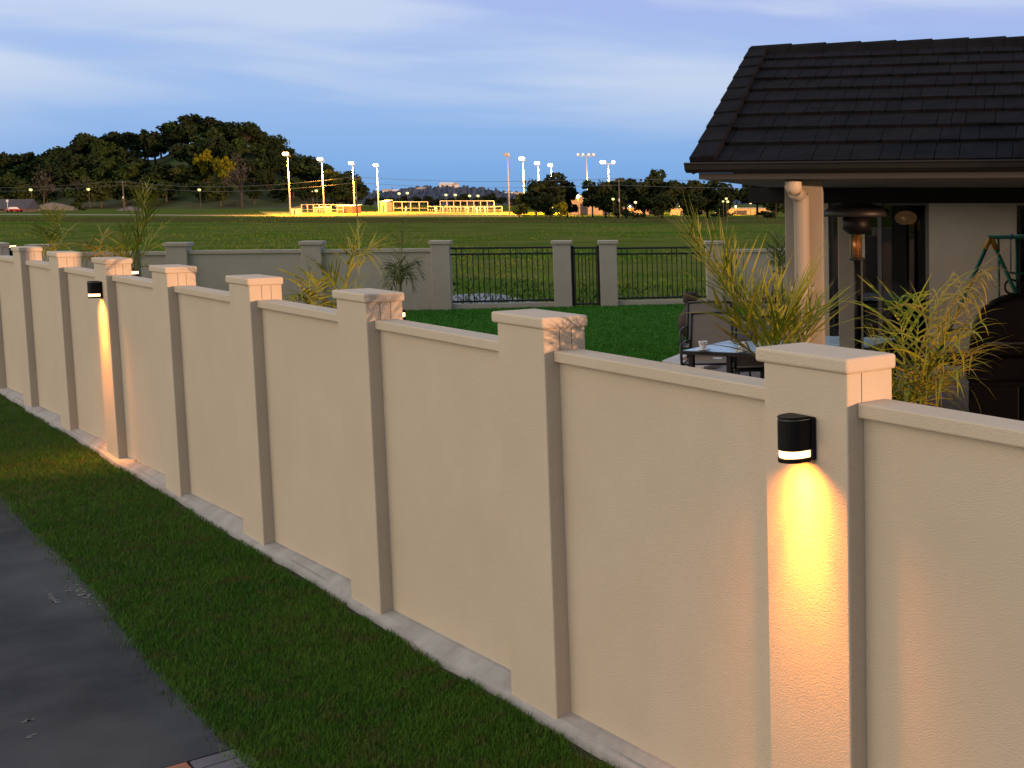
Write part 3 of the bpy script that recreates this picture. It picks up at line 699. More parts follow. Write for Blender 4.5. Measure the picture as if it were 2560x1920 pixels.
st_.build('stand', M['blackm'], t)
mt_ = MB(); e = (CAM-p); e.z = 0; e.normalize(); mt_.box(e*.285*q+Vector((0,0,.52*q)), (.06*q,.2*q,.16*q), Matrix.Rotation(math.atan2(e.y,e.x),3,'Z')); mt_.build('mouth', M['interior'], t, bevel=.02)
# pale slab with rusty centre
Q = [gz(v,w,.25) for v,w in ((1430,787),(1472,770),(1560,773),(1560,785),(1548,796),(1520,800))]
c = sum(Q, Vector())/len(Q); t = thing('fire_slab', 'low white edged slab with a rusty brown centre beside the glass table', 'slab', (c.x,c.y,.25))
MB().prism([(p.x-c.x,p.y-c.y) for p in Q], .001, .055).build('slab', M['slab'], t, bevel=.01)
MB().prism([((p.x-c.x)*.62+.02,(p.y-c.y)*.5) for p in Q], .056, .066).build('centre', M['rust'], t)
# swing set
J = at(2140,512,14.6); zb = J.z
t = thing('swing_set', 'green tubular swing set with orange joints and hanging rings, at the house wall', 'swing set', (J.x,J.y,.25))
def loc(p): return Vector((p.x-J.x,p.y-J.y,p.z-.25))
j = loc(J); bd = (RT*.93+FH*.37).normalized(); bar = [j, j+bd*2.3]
MB().tube([j-bd*.03, bar[1]+bd*.03], .027, 12).build('top_bar', M['green'], t)
sp = (RT*-.62+FH*-.25).normalized()
for base_j, sg in ((bar[0],1),(bar[0],-1),(bar[1],1),(bar[1],-1)):
    dirv = (RT*-1.0*sg+FH*-.35*sg)*.83; foot = Vector((base_j.x,base_j.y,0))+dirv
    lg = MB().tube([base_j+Vector((0,0,-.01)), foot], .025, 12).build('leg', M['green'], t)
    u_ = (foot-base_j).normalized(); MB().tube([base_j+u_*.02, base_j+u_*.16], .031, 12).build('sleeve', M['yellow'], lg)
h1 = Vector((bar[0].x,bar[0].y,0)); m1 = bar[0]*.4+(h1+(RT*-1-FH*.35)*.83)*.6; m2 = bar[0]*.4+(h1+(RT+FH*.35)*.83)*.6
MB().tube([m1,m2], .013, 8).build('cross_brace', M['yellow'], t)
def on(f, dz=0): return bar[0]+bd*f+Vector((0,0,dz))
tz = MB(); 
for f in (.26,.52):
    MB().tube([on(f,.03),on(f,-.1),on(f,-.42)], .008, 6).build('chain', M['chain'], t); MB().tube([on(f-.012),on(f+.012)], .036, 10).build('bracket', M['chain'], t)
MB().tube([on(.24,-.43),on(.54,-.45)], .014, 8).build('trapeze_bar', M['green'], t)
for f in (.27,.5):
    c = on(f,-.60); MB().tube([c+bd*(.085*math.cos(a))+Vector((0,0,.085*math.sin(a))) for a in np.linspace(0,2*math.pi,21)], .013, 8, cap=False).build('ring', M['black'], t)
for f in (.1,.33):
    g_ = MB().tube([on(f,-.02)+FH*-.0,on(f+.02,-1.45)], .014, 8).build('glider_pole', M['green'], t)
MB().tube([on(.1,-1.3),on(.6,-1.3)], .014, 8).build('glider_seat', M['green'], t)
# barbecue
p = at(2203,800,10.6); t = thing('barbecue', 'large black hooded barbecue on a cart at the right edge', 'barbecue', (p.x,p.y,.25), face)
hz_ = at(2203,636,10.6).z-.25; hb = hz_-.5
hm = MB(); n = 14; prof = [(.44*math.cos(a)*(1 if abs(math.cos(a))<.99 else 1), hb+.5*math.sin(a)**.8 if math.sin(a) > 0 else hb) for a in np.linspace(0,math.pi,n)]
vs = [(x,-.3,z) for x,z in prof]+[(x,.3,z) for x,z in prof]
hm.add(vs, [tuple(range(n)),tuple(reversed(range(n,2*n)))]+[(i,i+1,n+i+1,n+i) for i in range(n-1)]+[(n-1,0,n,2*n-1)], True)
hood = hm.build('hood', M['bbq'], t, bevel=.03)
MB().tube([(-.3,-.33,hb+.12),(.3,-.33,hb+.12)], .014, 8).build('handle', M['blackm'], hood)
MB().bx(-.46,.46,-.32,.32,hb-.2,hb-.005).build('firebox', M['bbq'], t, bevel=.02)
cb = MB().bx(-.44,.44,-.28,.28,.1,hb-.205).build('cabinet', M['bbq'], t, bevel=.015)
for x_ in (-.215,.215): MB().bx(x_-.2,x_+.2,-.3,-.281,.16,hb-.25).build('door', M['bbq'], cb, bevel=.012)
for s in (-1,1): MB().bx(s*.46 if s>0 else -.46-.42, .46+.42 if s>0 else -.46, -.27,.27,hb-.08,hb-.03).build('side_shelf', M['bbq'], t, bevel=.02)
for x_ in (-.38,.38):
    for y_ in (-.22,.22): MB().tube([(x_-.02,y_,.05),(x_+.02,y_,.05)], .05, 14).build('wheel', M['blackm'], t)

# ------------------------------------------------------------------ palms
def bez(a, b, c, n): return [a*(1-t)**2+b*2*t*(1-t)+c*t*t for t in np.linspace(0,1,n)]
def leaflet(mb, base, d, L, w, droop, nrm, seg=4, kink=None):
    d = d.normalized(); side = d.cross(nrm)
    side = side.normalized() if side.length > 1e-4 else d.orthogonal().normalized()
    P = []; pos = base.copy(); dd = d.copy()
    for i in range(seg+1):
        t = i/seg; ww = w*(.55+.45*min(1,t*4))*(1-t**2.2)+.0006
        P.append((pos-side*ww/2, pos+side*ww/2, pos+nrm*(ww*.22)))
        dd = (dd+Vector((0,0,-droop*(2.0 if (kink and i >= kink) else .6)/seg*2))).normalized(); pos = pos+dd*(L/seg)
    vs = [q for tr in P for q in tr]; fs = []
    for i in range(seg):
        a = i*3; b = a+3; fs += [(a,a+2,b+2,b),(a+2,a+1,b+1,b+2)]
    mb.add(vs, fs, True)
def frond(parent, m, a, b, c, nl, L, w, droop=.25, spread=.8, rr=.006, t0=.12, rs=random, side_bias=(1,1), fwd=.75, kinkp=.15, skip=.22):
    """a base, b control, c tip (world); rachis with two ranks of leaflets"""
    mb = MB(); pts = bez(a,b,c,14); mb.tube(pts, [rr*(1.15-i/13) for i in range(14)], 6)
    for i in range(nl):
        t = t0+(1-t0)*(i+.5)/nl; k = t*13; i0 = min(int(k),12); fr = k-i0
        p = pts[i0].lerp(pts[i0+1], fr); tg = (pts[i0+1]-pts[i0]).normalized()
        upv = Vector((0,0,1)); sv = tg.cross(upv); sv = sv.normalized() if sv.length > .1 else Vector((RT.x,RT.y,0))
        nv = sv.cross(tg).normalized(); prof = math.sin(math.pi*min(1,(t*.82+.16)))**.6
        for s in (-1,1):
            if rs.random() > side_bias[0 if s < 0 else 1]: continue
            if rs.random() < skip: continue
            d = tg*(fwd+rs.uniform(-.3,.35))+sv*s*spread*(1-.35*t)*rs.uniform(.6,1.3)+nv*rs.uniform(-.1,.5)
            leaflet(mb, p, d, L*prof*rs.uniform(.7,1.15), w*rs.uniform(.7,1.2), droop*rs.uniform(.4,1.4), nv, 5, 2 if rs.random() < kinkp else None)
    return wb(mb, 'frond', m, parent, recalc=False)
def palm(label, base, fr, group='palms along the garden walls', stemtop=None, stemr=.03, seed=1, cat='palm'):
    t = thing('palm', label, cat, base, 0, group); rs = random.Random(seed); base = Vector(base)
    top = stemtop or base+Vector((0,0,.5))
    wb(MB().tube([base, base.lerp(top,.5)+Vector((.01,.01,0)), top], [stemr,stemr*.85,stemr*.6], 8), 'stem', M['stem'], t)
    for f in fr: frond(t, rs=rs, **f)
    return t
# near left palm, beside the nearest post
P0 = iy(1700,790,.62); D0 = (P0-CAM).dot(FW)
def a_(v,w,dd=0): return at(v,w,D0+dd)
b0 = a_(1655,762)
fr = [dict(m=M['frond'],a=a_(1662,770),b=a_(1560,590,-.05),c=a_(1475,500,-.15),nl=30,L=.46,w=.011,droop=.10,spread=.85,fwd=.62,skip=.1),
      dict(m=M['frond'],a=a_(1660,772,.08),b=a_(1572,600,.02),c=a_(1500,520,0),nl=26,L=.42,w=.012,droop=.12,spread=.8,fwd=.7,skip=.1),
      dict(m=M['frond'],a=a_(1668,772),b=a_(1690,700,.1),c=a_(1706,665,.2),nl=15,L=.44,w=.011,droop=.05,spread=.45,fwd=1.1),
      dict(m=M['frond'],a=a_(1690,775),b=a_(1725,700,.25),c=a_(1742,690,.3),nl=15,L=.38,w=.011,droop=.05,spread=.5,fwd=1.0),
      dict(m=M['frond'],a=a_(1655,770),b=a_(1590,690,-.25),c=a_(1545,660,-.35),nl=9,L=.34,w=.015,droop=.25,spread=.55,fwd=.9),
      dict(m=M['frond_dry_lit'],a=a_(1720,778),b=a_(1740,730,.1),c=a_(1752,690,.1),nl=10,L=.26,w=.014,droop=.1,spread=.6,fwd=.9),
      dict(m=M['frond_dry_lit'],a=a_(1640,775,-.1),b=a_(1610,745,-.2),c=a_(1585,742,-.25),nl=6,L=.26,w=.014,droop=.35,spread=.7,fwd=.8)]
for (c_, w_, d_, n_, sp_) in (((1560,575),(1600,650),.1,24,.8),((1625,640),(1640,700),.2,18,.6),((1775,665),(1740,720),.2,18,.5),((1690,700),(1680,740),-.1,14,.5)):
    fr.append(dict(m=M['frond'],a=a_(1672,774),b=a_(*w_,d_/2),c=a_(*c_,d_),nl=n_,L=.36,w=.009,droop=.15,spread=sp_,fwd=.75))
palm('leafy green palm bursting up behind the nearest lamp post', (P0.x,P0.y,.2), fr, stemtop=Vector((P0.x,P0.y,1.55)), stemr=.05, seed=3)
# near right palm, drooping leaves, yellowed and tinted with orange light
P1 = iy(1975,885,.6); D1 = (P1-CAM).dot(FW)
def a1(v,w,dd=0): return at(v,w,D1+dd)
fr = [dict(m=M['frond_dry_lit'],a=a1(1960,905),b=a1(1990,690,.1),c=a1(2062,590,.15),nl=18,L=.30,w=.010,droop=1.1,spread=.6,fwd=.5,kinkp=.5),
      dict(m=M['frond_dry_lit'],a=a1(1965,900),b=a1(2030,640,.1),c=a1(2128,588,-.05),nl=26,L=.36,w=.010,droop=1.15,spread=.55,fwd=.75,kinkp=.35),
      dict(m=M['frond'],a=a1(1960,905),b=a1(2010,770,-.1),c=a1(2125,690,-.2),nl=18,L=.32,w=.010,droop=.8,spread=.75,fwd=.7,kinkp=.4),
      dict(m=M['frond'],a=a1(1955,900),b=a1(1960,760,.2),c=a1(1935,640,.3),nl=17,L=.36,w=.010,droop=.4,spread=.8,fwd=.7,kinkp=.3),
      dict(m=M['frond'],a=a1(1960,905),b=a1(1930,800,0),c=a1(1880,725,-.05),nl=13,L=.30,w=.010,droop=.5,spread=.8,fwd=.7,kinkp=.3),
      dict(m=M['frond'],a=a1(1965,905),b=a1(2020,830,-.1),c=a1(2075,800,-.2),nl=14,L=.36,w=.010,droop=.9,spread=.8,fwd=.7,kinkp=.5),
      dict(m=M['frond_dry_lit'],a=a1(1950,905),b=a1(1965,850,-.1),c=a1(2000,800,-.15),nl=14,L=.30,w=.012,droop=.6,spread=.9,fwd=.5,kinkp=.5),
      dict(m=M['frond'],a=a1(1940,900),b=a1(1950,860,-.1),c=a1(1990,850,-.15),nl=10,L=.34,w=.012,droop=.8,spread=.9,fwd=.6,kinkp=.5)]
for (c_, w_, d_, m_, n_) in (((2100,640),(2040,690),-.05,'frond_dry_lit',20),((2050,720),(2010,760),-.15,'frond',18),((1985,640),(1985,740),.2,'frond',18),((2120,760),(2050,770),-.2,'frond_dry_lit',18),((1900,790),(1930,830),-.1,'frond',14)):
    fr.append(dict(m=M[m_],a=a1(1962,905),b=a1(*w_,d_/2),c=a1(*c_,d_),nl=n_,L=.30,w=.008,droop=.9,spread=.7,fwd=.6,kinkp=.45))
palm('yellowing palm with orange light coloured into its bent drooping leaves, between the nearest post and the barbecue', (P1.x,P1.y,.2), fr, stemtop=Vector((P1.x,P1.y,1.5)), stemr=.045, seed=5)
def gpalm(label, v, wbase, y, targets, m, L, w, droop, seed, stemr=.03, spread=.75, nl=14, stemtop=None, fwd=.7):
    p = iy(v, wbase, y); d = (p-CAM).dot(FW); st = at(*stemtop, d) if stemtop else Vector((p.x,p.y,1.5))
    fr = []
    for (v0,w0,v1,w1,v2,w2,dd) in targets:
        fr.append(dict(m=m, a=at(v0,w0,d), b=at(v1,w1,d+dd*.5), c=at(v2,w2,d+dd), nl=nl, L=L, w=w, droop=droop, spread=spread, rr=.008, fwd=fwd, kinkp=.3))
    return palm(label, (p.x,p.y,.2), fr, seed=seed, stemtop=st, stemr=stemr)
gpalm('slender yellow green palm rising behind the wall, centre left', 742, 660, .75, [(738,665,752,580,777,488,.1),(748,600,780,540,815,530,.3),(740,668,725,600,690,578,-.2),(742,668,775,605,800,650,.4),(752,570,770,520,790,560,-.3)], M['frond'], .34, .013, .5, 9, nl=13, fwd=.9, spread=.55)
gpalm('bushy low palm clump just over the coping, left of centre', 668, 660, .7, [(672,668,650,620,630,650,-.2),(672,668,665,600,672,590,0),(672,668,690,620,705,655,.2),(672,668,660,630,640,640,-.3),(678,668,685,610,695,600,.2),(675,668,720,640,730,660,.3)], M['frond'], .26, .016, .7, 10, nl=10)
gpalm('tall thin palm with an upright spray of leaves at left', 288, 600, .85, [(290,560,303,480,318,400,.2),(288,590,300,500,300,415,-.1),(288,590,320,520,350,490,.4),(288,590,270,540,245,545,-.4),(288,590,310,560,345,590,.4),(288,590,265,560,232,590,-.3),(288,590,275,530,262,490,0),(290,560,315,470,330,430,-.2)], M['frond'], .36, .014, .4, 12, .05, nl=13, stemtop=(296,540), fwd=.95, spread=.5)
gpalm('orange tinged low palm between the tall thin palm and the bushy one at left', 215, 590, .85, [(212,585,200,510,178,530,-.3),(212,585,215,500,230,505,.1),(212,585,235,520,262,560,.4),(212,585,190,540,170,570,-.2),(212,585,240,545,275,575,.2)], M['frond_dry_lit'], .36, .015, .9, 13, nl=11)
gpalm('hazy olive palm nearest the left edge of the wall', 115, 560, .95, [(115,548,125,480,128,455,.1),(115,548,100,490,92,500,-.3),(115,548,140,490,158,500,.3),(115,548,130,510,155,545,.2),(115,548,105,520,90,545,-.3),(115,548,118,480,112,450,-.1)], M['frond'], .38, .016, .6, 14, nl=12)
p = gz(862,690,.2); d = (p-CAM).dot(FW)
fr = [dict(m=M['frond_dark'],a=at(862,640,d),b=at(868,560,d),c=at(872,480,d),nl=26,L=.5,w=.02,droop=.5,spread=.5,fwd=.6)]
for i, (v,w,dd) in enumerate(((835,620,-.3),(845,650,.2),(905,570,.4),(915,600,.1),(880,610,-.4),(840,580,.3),(855,600,-.2),(893,630,.3))):
    fr.append(dict(m=M['frond_dark'],a=at(864,625,d),b=at((864+v)/2,545,d+dd/2),c=at(v,w,d+dd),nl=20,L=.42,w=.02,droop=.9,spread=.6,fwd=.5))
palm('dark slim palm on the lawn in front of the rear wall', (p.x,p.y,.2), fr, stemtop=at(864,600,d), stemr=.045, seed=21)
p = gz(1688,640,.2); d = 25.; p = at(1688,640,d)
palm('blurred green palm by the rear wall, touching the house column', (p.x,p.y,.2), [dict(m=M['frond_dark'],a=at(1688,620,d),b=at((1688+v)/2,520,d),c=at(v,w,d+dd),nl=16,L=.5,w=.03,droop=.7,spread=.7) for v,w,dd in ((1665,540,0),(1680,505,.2),(1705,530,.3),(1668,570,-.3),(1710,560,0))], stemtop=at(1688,600,d), seed=22)
p = at(1665,655,23.5); t = thing('cordyline', 'dark red spiky plant against the rear wall', 'plant', (p.x,p.y,.2)); rs = random.Random(4)
MB().tube([(0,0,0),(0,0,.35)], [.03,.02], 8).build('stem', M['stem'], t); mb = MB()
for i in range(46):
    a = rs.uniform(0,6.28); e = rs.uniform(.1,1.4); leaflet(mb, Vector((0,0,.34)), Vector((math.cos(a)*math.cos(e),math.sin(a)*math.cos(e),math.sin(e))), rs.uniform(.4,.6), .03, .2, Vector((-math.sin(a),math.cos(a),.1)).normalized(), 3)
mb.build('leaves', M['red'], t, recalc=False)

# ------------------------------------------------------------------ hill, trees, sports ground, far things
def lerp_tab(tab, x):
    return float(np.interp(x, [a for a,_ in tab], [b for _,b in tab]))
crest = [(-700,400),(-200,400),(0,388),(60,384),(120,362),(200,335),(300,322),(350,318),(400,292),(440,278),(500,282),(560,300),(620,335),(680,372),(740,405),(790,436),(830,444)]
def hill_z(vx, t):
    zc = CZ+(438-lerp_tab(crest, vx))*600/2649+.0; zc = max(zc-6, -.5)
    n_ = 1.2*math.sin(vx*.05+t*5)+.8*math.sin(vx*.11+t*9)
    if t <= 1: s = t*t*(3-2*t); s = .35*t+.65*s; return -.2+(zc+.2)*s+n_*min(t,1-t)*1.4
    return -.2+(zc+.2)*(1-(t-1)**1.3)
def hill_p(vx, t):
    D = 505+95*t; p = at(vx, 438, D); return Vector((p.x,p.y,hill_z(vx,t)))
mb = MB(); VX = list(range(-700,831,18)); TT = [i/12 for i in range(0,25)]
vs = [hill_p(v,min(t,2)) for v in VX for t in TT]; nT = len(TT)
fs = [(i*nT+j,(i+1)*nT+j,(i+1)*nT+j+1,i*nT+j+1) for i in range(len(VX)-1) for j in range(nT-1)]
mb.add(vs, fs, True); struct('hill', mb, M['hill'], recalc=False)

def crown_mesh(seed, m, nclump=16, nleaf=1100, leaf=.05, shape='round', name='crown'):
    """unit tree: height 1, crown about .8 wide"""
    r = np.random.default_rng(seed)
    if shape == 'round': cz, rz, rx, lo = .62, .36, .40, .22
    elif shape == 'low': cz, rz, rx, lo = .53, .46, .42, .04
    elif shape == 'tall': cz, rz, rx, lo = .60, .40, .27, .15
    elif shape == 'spread': cz, rz, rx, lo = .72, .26, .50, .35
    else: cz, rz, rx, lo = .5, .5, .46, .0
    C = r.normal(size=(nclump,3)); C /= np.linalg.norm(C,axis=1)[:,None]; C *= (r.random(nclump)**.45)[:,None]
    C = C*np.array([rx*.78,rx*.78,rz*.8])+np.array([0,0,cz]); R = r.uniform(.10,.20,nclump)*(rx/.4)
    k = r.integers(0,nclump,nleaf); d = r.normal(size=(nleaf,3)); d /= np.linalg.norm(d,axis=1)[:,None]
    rad = R[k]*(r.random(nleaf)**.35); P = C[k]+d*rad[:,None]*np.array([1,1,.8]); P[:,2] = np.maximum(P[:,2], lo*.5)
    u = r.normal(size=(nleaf,3)); u /= np.linalg.norm(u,axis=1)[:,None]; w = np.cross(u, d+r.normal(size=(nleaf,3))*.7); w /= (np.linalg.norm(w,axis=1)[:,None]+1e-6)
    s = leaf*r.uniform(.5,1.3,nleaf)[:,None]
    V = np.stack([P-u*s, P+w*s*.6-u*s*.1, P+u*s, P-w*s*.6+u*s*.1],1).reshape(-1,3)
    Fc = np.arange(nleaf*4).reshape(-1,4)
    return V, Fc, C
def tree_proto(name, label, cat, group, m, seed, leaf=.05, nleaf=1100, shape='round', nclump=16, bare=False):
    t = thing(name, label, cat, (0,0,-500), 0, group); rs = random.Random(seed)
    V, Fc, C = crown_mesh(seed, m, nclump, nleaf, leaf, shape)
    tk = MB(); fork = .2 if shape == 'bush' else .34
    tk.tube([(0,0,-.06),(.005,.005,fork*.5),(0,.01,fork)], [.030,.024,.02], 7)
    for i in range(min(nclump, 9 if not bare else 16)):
        c = Vector(C[i]); a = Vector((0,.01,fork*rs.uniform(.75,1)))
        tk.tube([a, a.lerp(c,.5)+Vector((rs.uniform(-.03,.03),rs.uniform(-.03,.03),.02)), c], [.013,.009,.003], 5)
        if bare:
            for _ in range(7):
                e = c+Vector((rs.gauss(0,.09),rs.gauss(0,.09),abs(rs.gauss(0,.08)))); tk.tube([a.lerp(c,rs.uniform(.4,1)), e], [.006,.0015], 4)
    tk.build('trunk', M['trunk'] if not bare else M['twig_bare'], t)
    raw_mesh('crown', V, Fc, m, t)
    return t
used = set()
def plant_tree(proto, p, w, h, rz, label=None, group=None):
    if proto.name in used: o = copy_tree(proto)
    else: o = proto; used.add(proto.name)
    o.location = p; o.scale = (w, w, h); o.rotation_euler = (0,0,rz)
    if label: o['label'] = label
    if group: o['group'] = group
    return o
GH = 'dark trees of the wood on the hill'
LH = 'dark leafy tree standing in the wood that covers the hill'
hp = [tree_proto('broadleaf_tree', LH, 'tree', GH, M[m], 30+i, .055, 950, sh, nc) for i,(m,sh,nc) in enumerate((('leaf_dark','round',15),('leaf_dark','spread',12),('leaf_mid','low',16),('leaf_dark','tall',12),('leaf_mid','low',13),('leaf_olive','low',15)))]
rs = random.Random(12)
def on_hill(vx, t, i, w, h, label=None, dz=-.5):
    p = hill_p(vx, t); p.z += dz; return plant_tree(hp[i], p, w, h, rs.uniform(0,6.28), label)
# trees whose heads make the skyline: (picture x, top y, width m, kind)
sky = [(-40,330,20,0),(14,326,22,0),(38,336,14,3),(78,338,14,3),(108,324,18,0),(140,318,16,2),(170,304,20,1),(205,292,24,0),(240,296,20,2),(268,278,26,1),(300,290,20,0),(345,300,18,0),(372,282,20,3),(398,258,30,1),(430,252,28,0),(462,248,24,3),(500,262,30,0),(535,268,28,2),(568,282,26,0),(600,292,20,1),(628,316,16,3),(655,336,18,4),(690,346,20,5),(722,362,22,5),(745,390,18,5),(770,408,18,4)]
sky += [(-15,328,26,2),(34,330,24,0),(52,332,24,2),(68,331,24,0),(92,324,26,2),(126,316,26,0),(156,308,26,2),(188,296,26,0),(222,290,26,2),(254,284,26,0),(284,284,26,2),(352,294,24,2),(385,270,26,0),(415,254,28,2),(480,254,28,0),(516,262,28,2),(550,274,28,0),(585,288,26,2),(612,304,24,0),(642,328,22,2)]
for i,(v,w,wd,k) in enumerate(sky):
    t_ = rs.uniform(.86,1.0); p = hill_p(v, t_); top = at(v, w, (p-CAM).dot(FW)).z; on_hill(v+rs.uniform(-4,4), t_, k, wd*.74, max(9, (top-p.z)/.96+.5+rs.uniform(-2.5,1.5)))
for row, (t0, n) in enumerate(((.72,27),(.50,25),(.30,20),(.12,16))):
    for i in range(n):
        v = -80+860*(i+rs.uniform(.15,.85))/n; t_ = t0+rs.uniform(-.09,.09)
        if 315 < v < 420 and t_ > .4 and rs.random() < .35: continue
        if v > 690 and t_ < .2: continue
        k = rs.choice((0,0,1,2,2,3,4)) if t_ > .35 else rs.choice((2,4,0,5,5))
        on_hill(v, t_, k, rs.uniform(14,22)*(1 if t_ > .3 else .8), rs.uniform(11,17)*(1 if t_ > .3 else .72))
# recognisable single trees
def solo(name, label, m, seed, v, top, t_, w, shape='round', bare=False, nleaf=900, leaf=.05):
    pr = tree_proto(name, label, 'tree', None, M[m], seed, leaf, nleaf, shape, 12, bare); p = hill_p(v, t_); p.z -= .3
    h = (at(v,top,(p-CAM).dot(FW)).z-p.z)/.95; pr.location = p; pr.scale = (w,w,h)
solo('wattle_tree', 'bright yellow flowering tree in front of the highest part of the hill', 'leaf_yellow', 60, 447, 322, .30, 13)
solo('wattle_tree', 'yellow flowering tree leaning over the bare grey tree', 'leaf_yellow', 61, 492, 338, .22, 12)
solo('bare_tree', 'wide bare grey tree at the foot of the hill, right of the yellow trees', 'twig_bare', 62, 522, 334, .04, 17, 'round', True, 260, .03)
solo('bare_tree', 'thin bare tree at the foot of the hill, far left', 'twig_bare', 63, 95, 366, .04, 13, 'round', True, 160, .03)
solo('bare_tree', 'thin bare tree at the hill foot, left of the tall utility pole', 'twig_bare', 64, 178, 378, .04, 12, 'round', True, 160, .03)
solo('broadleaf_tree', 'pale green bush on the grassy bank above the left utility pole', 'leaf_olive', 65, 266, 384, .10, 15, 'bush')
solo('palm_tree', 'spiky topped tree breaking the hill skyline left of the highest trees', 'leaf_dark', 66, 325, 276, .96, 11, 'tall', False, 500, .09)
solo('broadleaf_tree', 'yellow green tree at the right end of the hill lit by the floodlights', 'leaf_yellow', 67, 716, 352, .42, 15)  # floodlight on this tree is put into its yellow leaf colour

# right hand trees behind the field
GR = 'row of round trees behind the field on the right'
rp = [tree_proto('round_tree', 'round leafy tree in the dark row behind the field, right of the sports ground', 'tree', GR, M[m], 80+i, .062, 1500, sh, nc) for i,(m,sh,nc) in enumerate((('leaf_right','low',20),('leaf_right','round',16),('leaf_dark','low',18),('leaf_right','round',15)))]
def rtree(v, top, hw_, k, D, base=-.2, label=None):
    p = at(v, 470, D); p.z = base; h = (at(v,top,D).z-base)/.97; plant_tree(rp[k], p, hw_*2.65*D/2649/.84, h*1.13, rs.uniform(0,6.28), label)
for v,tp,hw_,k,D in ((1158,393,26,0,214),(1192,388,38,1,210),(1226,397,24,2,213),(1280,402,24,1,212),(1308,396,30,0,208),(1352,388,36,3,214),(1392,389,34,0,210),(1431,382,32,1,212),(1478,393,36,3,209),(1528,393,36,0,212),(1562,402,26,2,210),(1637,391,34,1,213),(1672,396,32,0,210),(1708,394,34,1,212),(1760,392,38,0,212),(1182,420,22,2,207),(1335,420,26,2,206),(1425,422,28,2,206),(1495,425,28,2,206)):
    rtree(v,tp,hw_,k,D)
def bush(label, m, v, top, hw_, D, seed, name='bush'):
    pr = tree_proto(name, label, 'bush', None, M[m], seed, .07, 600, 'bush', 12); p = at(v,470,D); p.z = -.15
    pr.location = p; w = hw_*2*D/2649/.9; pr.scale = (w,w,(at(v,top,D).z+.15)/.98)
bush('yellow green bush in front of the first dark round trees', 'leaf_yellow', 1213, 430, 20, 203, 90)
bush('orange lit bush at the right end of the sports ground', 'leaf_yellow', 1122, 418, 22, 222, 91)  # yellow leaf colour stands in for the orange light on the bush
bush('low dark bush at the field edge, middle of the tree row', 'leaf_dark', 1560, 452, 28, 203, 92)
bush('low dark hedge like bush beside the far roof corner', 'leaf_dark', 1650, 452, 34, 203, 93)
bush('low dark bush at the field edge beside the tall pole', 'leaf_dark', 1372, 455, 26, 204, 94)
bush('small pale bush beside the earth mound at far left', 'leaf_olive', 5, 443, 14, 360, 95)
bush('scrubby low growth on the right of the earth mound', 'leaf_olive', 172, 447, 18, 395, 96)

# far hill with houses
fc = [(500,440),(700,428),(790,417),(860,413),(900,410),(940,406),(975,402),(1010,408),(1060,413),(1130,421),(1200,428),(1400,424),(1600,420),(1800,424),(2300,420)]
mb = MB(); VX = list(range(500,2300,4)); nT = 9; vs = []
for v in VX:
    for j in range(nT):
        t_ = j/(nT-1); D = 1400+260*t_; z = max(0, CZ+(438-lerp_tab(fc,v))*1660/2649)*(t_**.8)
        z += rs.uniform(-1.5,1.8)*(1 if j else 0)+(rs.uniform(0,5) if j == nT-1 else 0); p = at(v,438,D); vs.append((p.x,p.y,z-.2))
mb.add(vs, [(i*nT+j,(i+1)*nT+j,(i+1)*nT+j+1,i*nT+j+1) for i in range(len(VX)-1) for j in range(nT-1)]); struct('far_hill', mb, M['farhill_haze'], recalc=False)
def gable_house(name, label, p, w, d, h, rh, rz, wm, rm, group=None, cat='house'):
    t = thing(name, label, cat, p, rz, group)
    MB().bx(-w/2,w/2,-d/2,d/2,-1,h).build('wall', wm, t)
    e = .06*w; MB().add([(-w/2-e,-d/2-e,h-.05),(w/2+e,-d/2-e,h-.05),(w/2+e,0,h+rh),(-w/2-e,0,h+rh),(w/2+e,d/2+e,h-.05),(-w/2-e,d/2+e,h-.05)], [(0,1,2,3),(3,2,4,5),(0,3,5),(1,4,2),(0,5,4,1)]).build('roof', rm, t)
    wn_ = MB()
    MB().bx(-w*.3,-w*.12,-d/2-.03,-d/2-.001,h*.35,h*.8).build('window', M['glassdark'], t); MB().bx(w*.1,w*.3,-d/2-.03,-d/2-.001,h*.35,h*.8).build('window', M['glassdark'], t)
    return t
for i,(v,w,s) in enumerate(((838,415,9),(852,413,7),(912,411,9),(966,404,12),(978,403,10),(1100,421,9),(1120,420,8))):
    p = at(v,w,1640); p.z -= 3
    gable_house('hill_house', 'tiny pale house among the trees on the distant hill', p, s*1.3, s, s*.55, s*.22, face+rs.uniform(-.4,.4), M['white'], M['white'] if i%2 else M['pale_wall'], 'houses on the distant hill')
# dark tree clumps between the sports ground and the far hill
mp_ = [tree_proto('distant_tree', 'dark distant tree between the sports ground and the far hill', 'tree', 'distant trees behind the sports ground', M['leaf_dark'], 110+i, .07, 500, 'round', 12) for i in range(2)]
for v,tp,hw_ in ((800,428,16),(822,424,16),(845,426,14),(872,424,16),(900,425,16),(925,422,18),(950,427,14),(975,428,16),(1000,420,14),(1008,417,12),(1030,427,16),(1046,424,16),(1062,419,18),(1085,424,14),(1110,430,18),(990,432,18),(860,434,20),(930,434,20)):
    D = rs.uniform(500,620); p = at(v,440,D); p.z = -.3; h = (at(v,tp,D).z+.3)/.96; plant_tree(mp_[rs.randrange(2)], p, hw_*2*D/2649/.84, h, rs.uniform(0,6))

